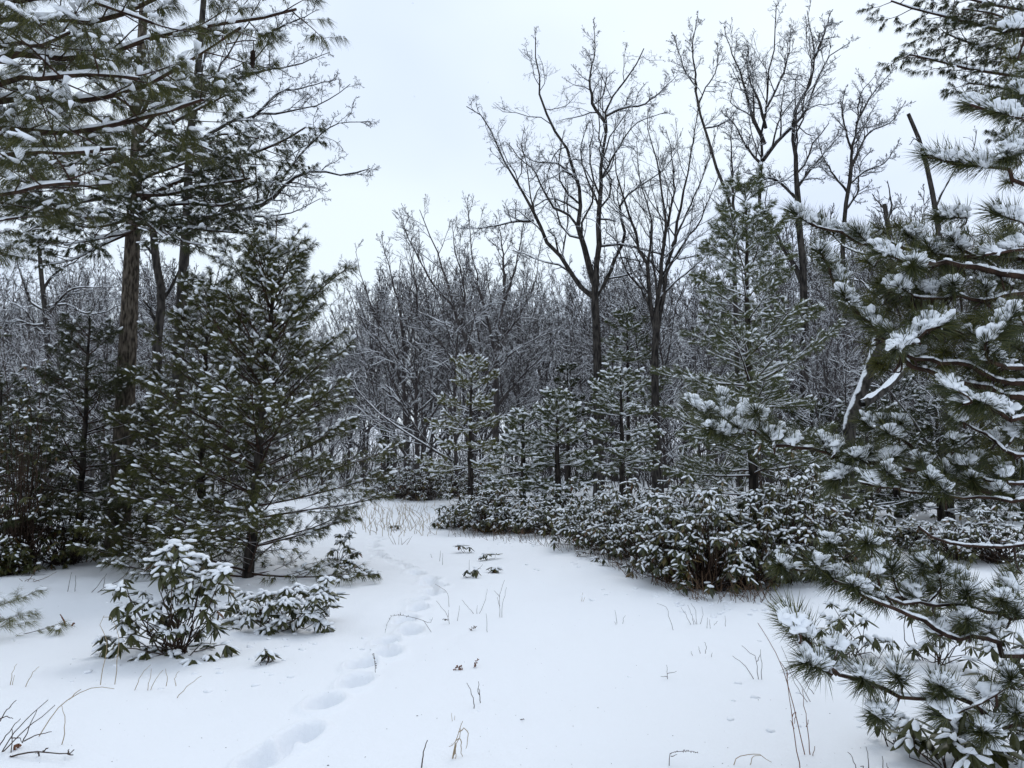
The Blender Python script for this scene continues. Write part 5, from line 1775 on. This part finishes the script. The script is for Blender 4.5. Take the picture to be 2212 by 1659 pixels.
W('twig', 'leaning dark twigs between the two stems and the large shrub', 13, [[(515, 630), (570, 590), (620, 520)], [(535, 637), (620, 595), (690, 560), (740, 510), (785, 440)], [(600, 600), (610, 545)]], DRYT, r=.004, cat='twig')
W('weed_stem', 'tangle of thin red twigs low in the snow at left', 13, [[(150, 575), (110, 560)], [(150, 578), (200, 520), (240, 470)], [(155, 578), (250, 560), (330, 520)], [(180, 580), (200, 560)], [(130, 570), (170, 560), (230, 575)]], DRYB, r=.004)
W('oak_leaf', 'brown oak leaf standing upright in the snow at left', 13, [[(385, 812), (372, 780), (350, 745)], [(372, 785), (360, 758)], [(378, 795), (366, 770)]], RUST, r=.008, cat='leaf', tip=.6)
W('oak_leaf', 'small brown leaf lying on the snow beside the upright one', 13, [[(415, 812), (425, 800), (434, 797)]], RUST, r=.010, cat='leaf', tip=.8)

# thin stems along the foot of the hedge
rg = np.random.default_rng(95)
a = Acc()
for i in range(420):
    f = rg.random()
    u = 960 + 700 * f + rg.normal(0, 12)
    vfoot = np.interp(u, [960, 1060, 1200, 1300, 1400, 1500, 1660], [1150, 1165, 1190, 1225, 1270, 1305, 1310]) - abs(rg.normal(0, 14))
    D = GD(vfoot)
    p = P(u, vfoot, D)
    p[2] = gz(p[0], p[1]) - .03
    h = rg.uniform(.1, .4)
    d = nrm(np.array([rg.normal(-.25, .5), rg.normal(-.2, .4), 1]))
    q = spline([p, p + d * h * .5 + rg.normal(0, .02, 3), p + d * h + rg.normal(0, .05, 3)], 4)
    a.add(tubes(q[None], np.array([[.004, .0035, .003, .002]]), 3))
o = build('brushwood', a, DRYB)
o['kind'] = 'stuff'
o['label'] = 'thin bare stems along the foot of the hedge'
# dry grass far along the path
a = Acc()
for i in range(330):
    u, v = rg.uniform(740, 950), rg.uniform(1068, 1158)
    lim = np.interp(v, [1060, 1160], [800, 720])
    if u < lim:
        continue
    if rg.random() < .55 and not (790 < u < 930 and 1100 < v < 1150):
        continue
    D = GD(v)
    p = P(u, v, D)
    p[2] = gz(p[0], p[1]) - .03
    h = rg.uniform(.12, .5)
    d = nrm(np.array([rg.normal(-.1, .35), rg.normal(0, .3), 1]))
    bend = np.array([rg.normal(0, .4), rg.normal(0, .3), -.2]) * h * .5
    q = spline([p, p + d * h * .6, p + d * h + bend], 4)
    a.add(tubes(q[None], np.array([[.006, .006, .005, .003]]), 3))
o = build('dry_grass', a, DRYG)
o['kind'] = 'stuff'
o['label'] = 'sparse tan dry grass standing in the snow far along the path'

# undergrowth and brush between the far trunks
a = Acc()
s_ = Acc()
n = 3000
y = rg.uniform(30, 62, n)
x = rg.uniform(-.8, .8, n) * y
keep = ~((y < 36) & (x < .16 * y) & (x > -.33 * y))
x, y = x[keep], y[keep]
z = ground_h(x, y)
b0 = np.stack([x, y, z - .05], 1)
d = nrm(np.stack([rg.normal(0, .35, len(x)), rg.normal(0, .35, len(x)), np.ones(len(x))], 1))
Ln = rg.uniform(1.0, 4.5, len(x))[:, None]
P0 = np.stack([b0, b0 + d * Ln * .4 + rg.normal(0, .08, b0.shape), b0 + d * Ln * .75 + rg.normal(0, .16, b0.shape), b0 + d * Ln + rg.normal(0, .3, b0.shape)], 1)
R0 = np.repeat(np.array([[.022, .018, .013, .008]]), len(x), 0)
c1, r1 = children(P0, R0, 5, .2, 1, .8, .5, 4, .25, .03, .6, .009, rg)
c2, r2 = children(c1, r1, 4, .2, 1, .8, .6, 3, .25, .0, .7, .008, rg)
a.add(tubes(P0, R0, 3))
a.add(ribbons(c1, r1, rg))
a.add(ribbons(c2, r2, rg))
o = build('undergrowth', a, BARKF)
o['kind'] = 'stuff'
o['label'] = 'grey leafless undergrowth filling the wood behind'

# specks of bark, needles and fallen snow crumbs lying on the surface
a = Acc()
n = 420
v_ = 983 + 690 * rg.random(n) ** .7 + 60
u_ = rg.uniform(0, 2212, n)
ps = []
for uu, vv in zip(u_, v_):
    p = P(uu, vv, GD(vv))
    p[2] = gz(p[0], p[1]) + .002
    ps.append(p)
ps = np.array(ps)
sz = rg.uniform(.0012, .003, n) * (1 + .8 * (rg.random(n) < .1))
lumps(a, ps, rg.normal(size=(n, 3)), sz * 1.6, sz * .7, sz * .5, rg, LUMPS_SMALL, flat=.1)
o = build('bark_crumbs', a, DRYT)
o['kind'] = 'stuff'
o['label'] = 'specks of bark and needles fallen on the snow'
a = Acc()
n = 260
base = [(535, 1240), (430, 1215), (1150, 1175), (1300, 1225), (1450, 1290), (1560, 1310), (1700, 1290), (1900, 1400), (1850, 1500), (400, 1430), (600, 1370)]
ps = []
for i in range(n):
    uu, vv = base[i % len(base)]
    p = P(uu, vv, GD(vv)) + np.array([rg.normal(0, .55), rg.normal(-.15, .4), 0])
    p[2] = gz(p[0], p[1])
    ps.append(p)
sz = rg.uniform(.012, .035, n)
lumps(a, np.array(ps), rg.normal(size=(n, 3)), sz * 1.2, sz, sz * .5, rg, LUMPS, flat=.1)
o = build('snow_crumbs', a, SNOWG)
o['kind'] = 'stuff'
o['label'] = 'clots of snow dropped from the branches'

# falling snow
a = Acc()
n = 420
y = rg.uniform(1.2, 14, n)
pos = np.stack([rg.uniform(-.75, .75, n) * y, y, CAM_H + rg.uniform(-.35, .62, n) * y], 1)
pos = pos[pos[:, 2] > .15]
n = len(pos)
sz = rg.uniform(.0012, .0030, n)
lumps(a, pos, rg.normal(size=(n, 3)), sz, sz * .8, sz * .7, rg, LUMPS_SMALL)
o = build('falling_snow', a, SNOW)
o['kind'] = 'stuff'
o['label'] = 'scattered small snowflakes falling through the air'
print('TRIS', sum(len(m.polygons) for m in bpy.data.meshes), 'OBJ', len(bpy.data.objects))
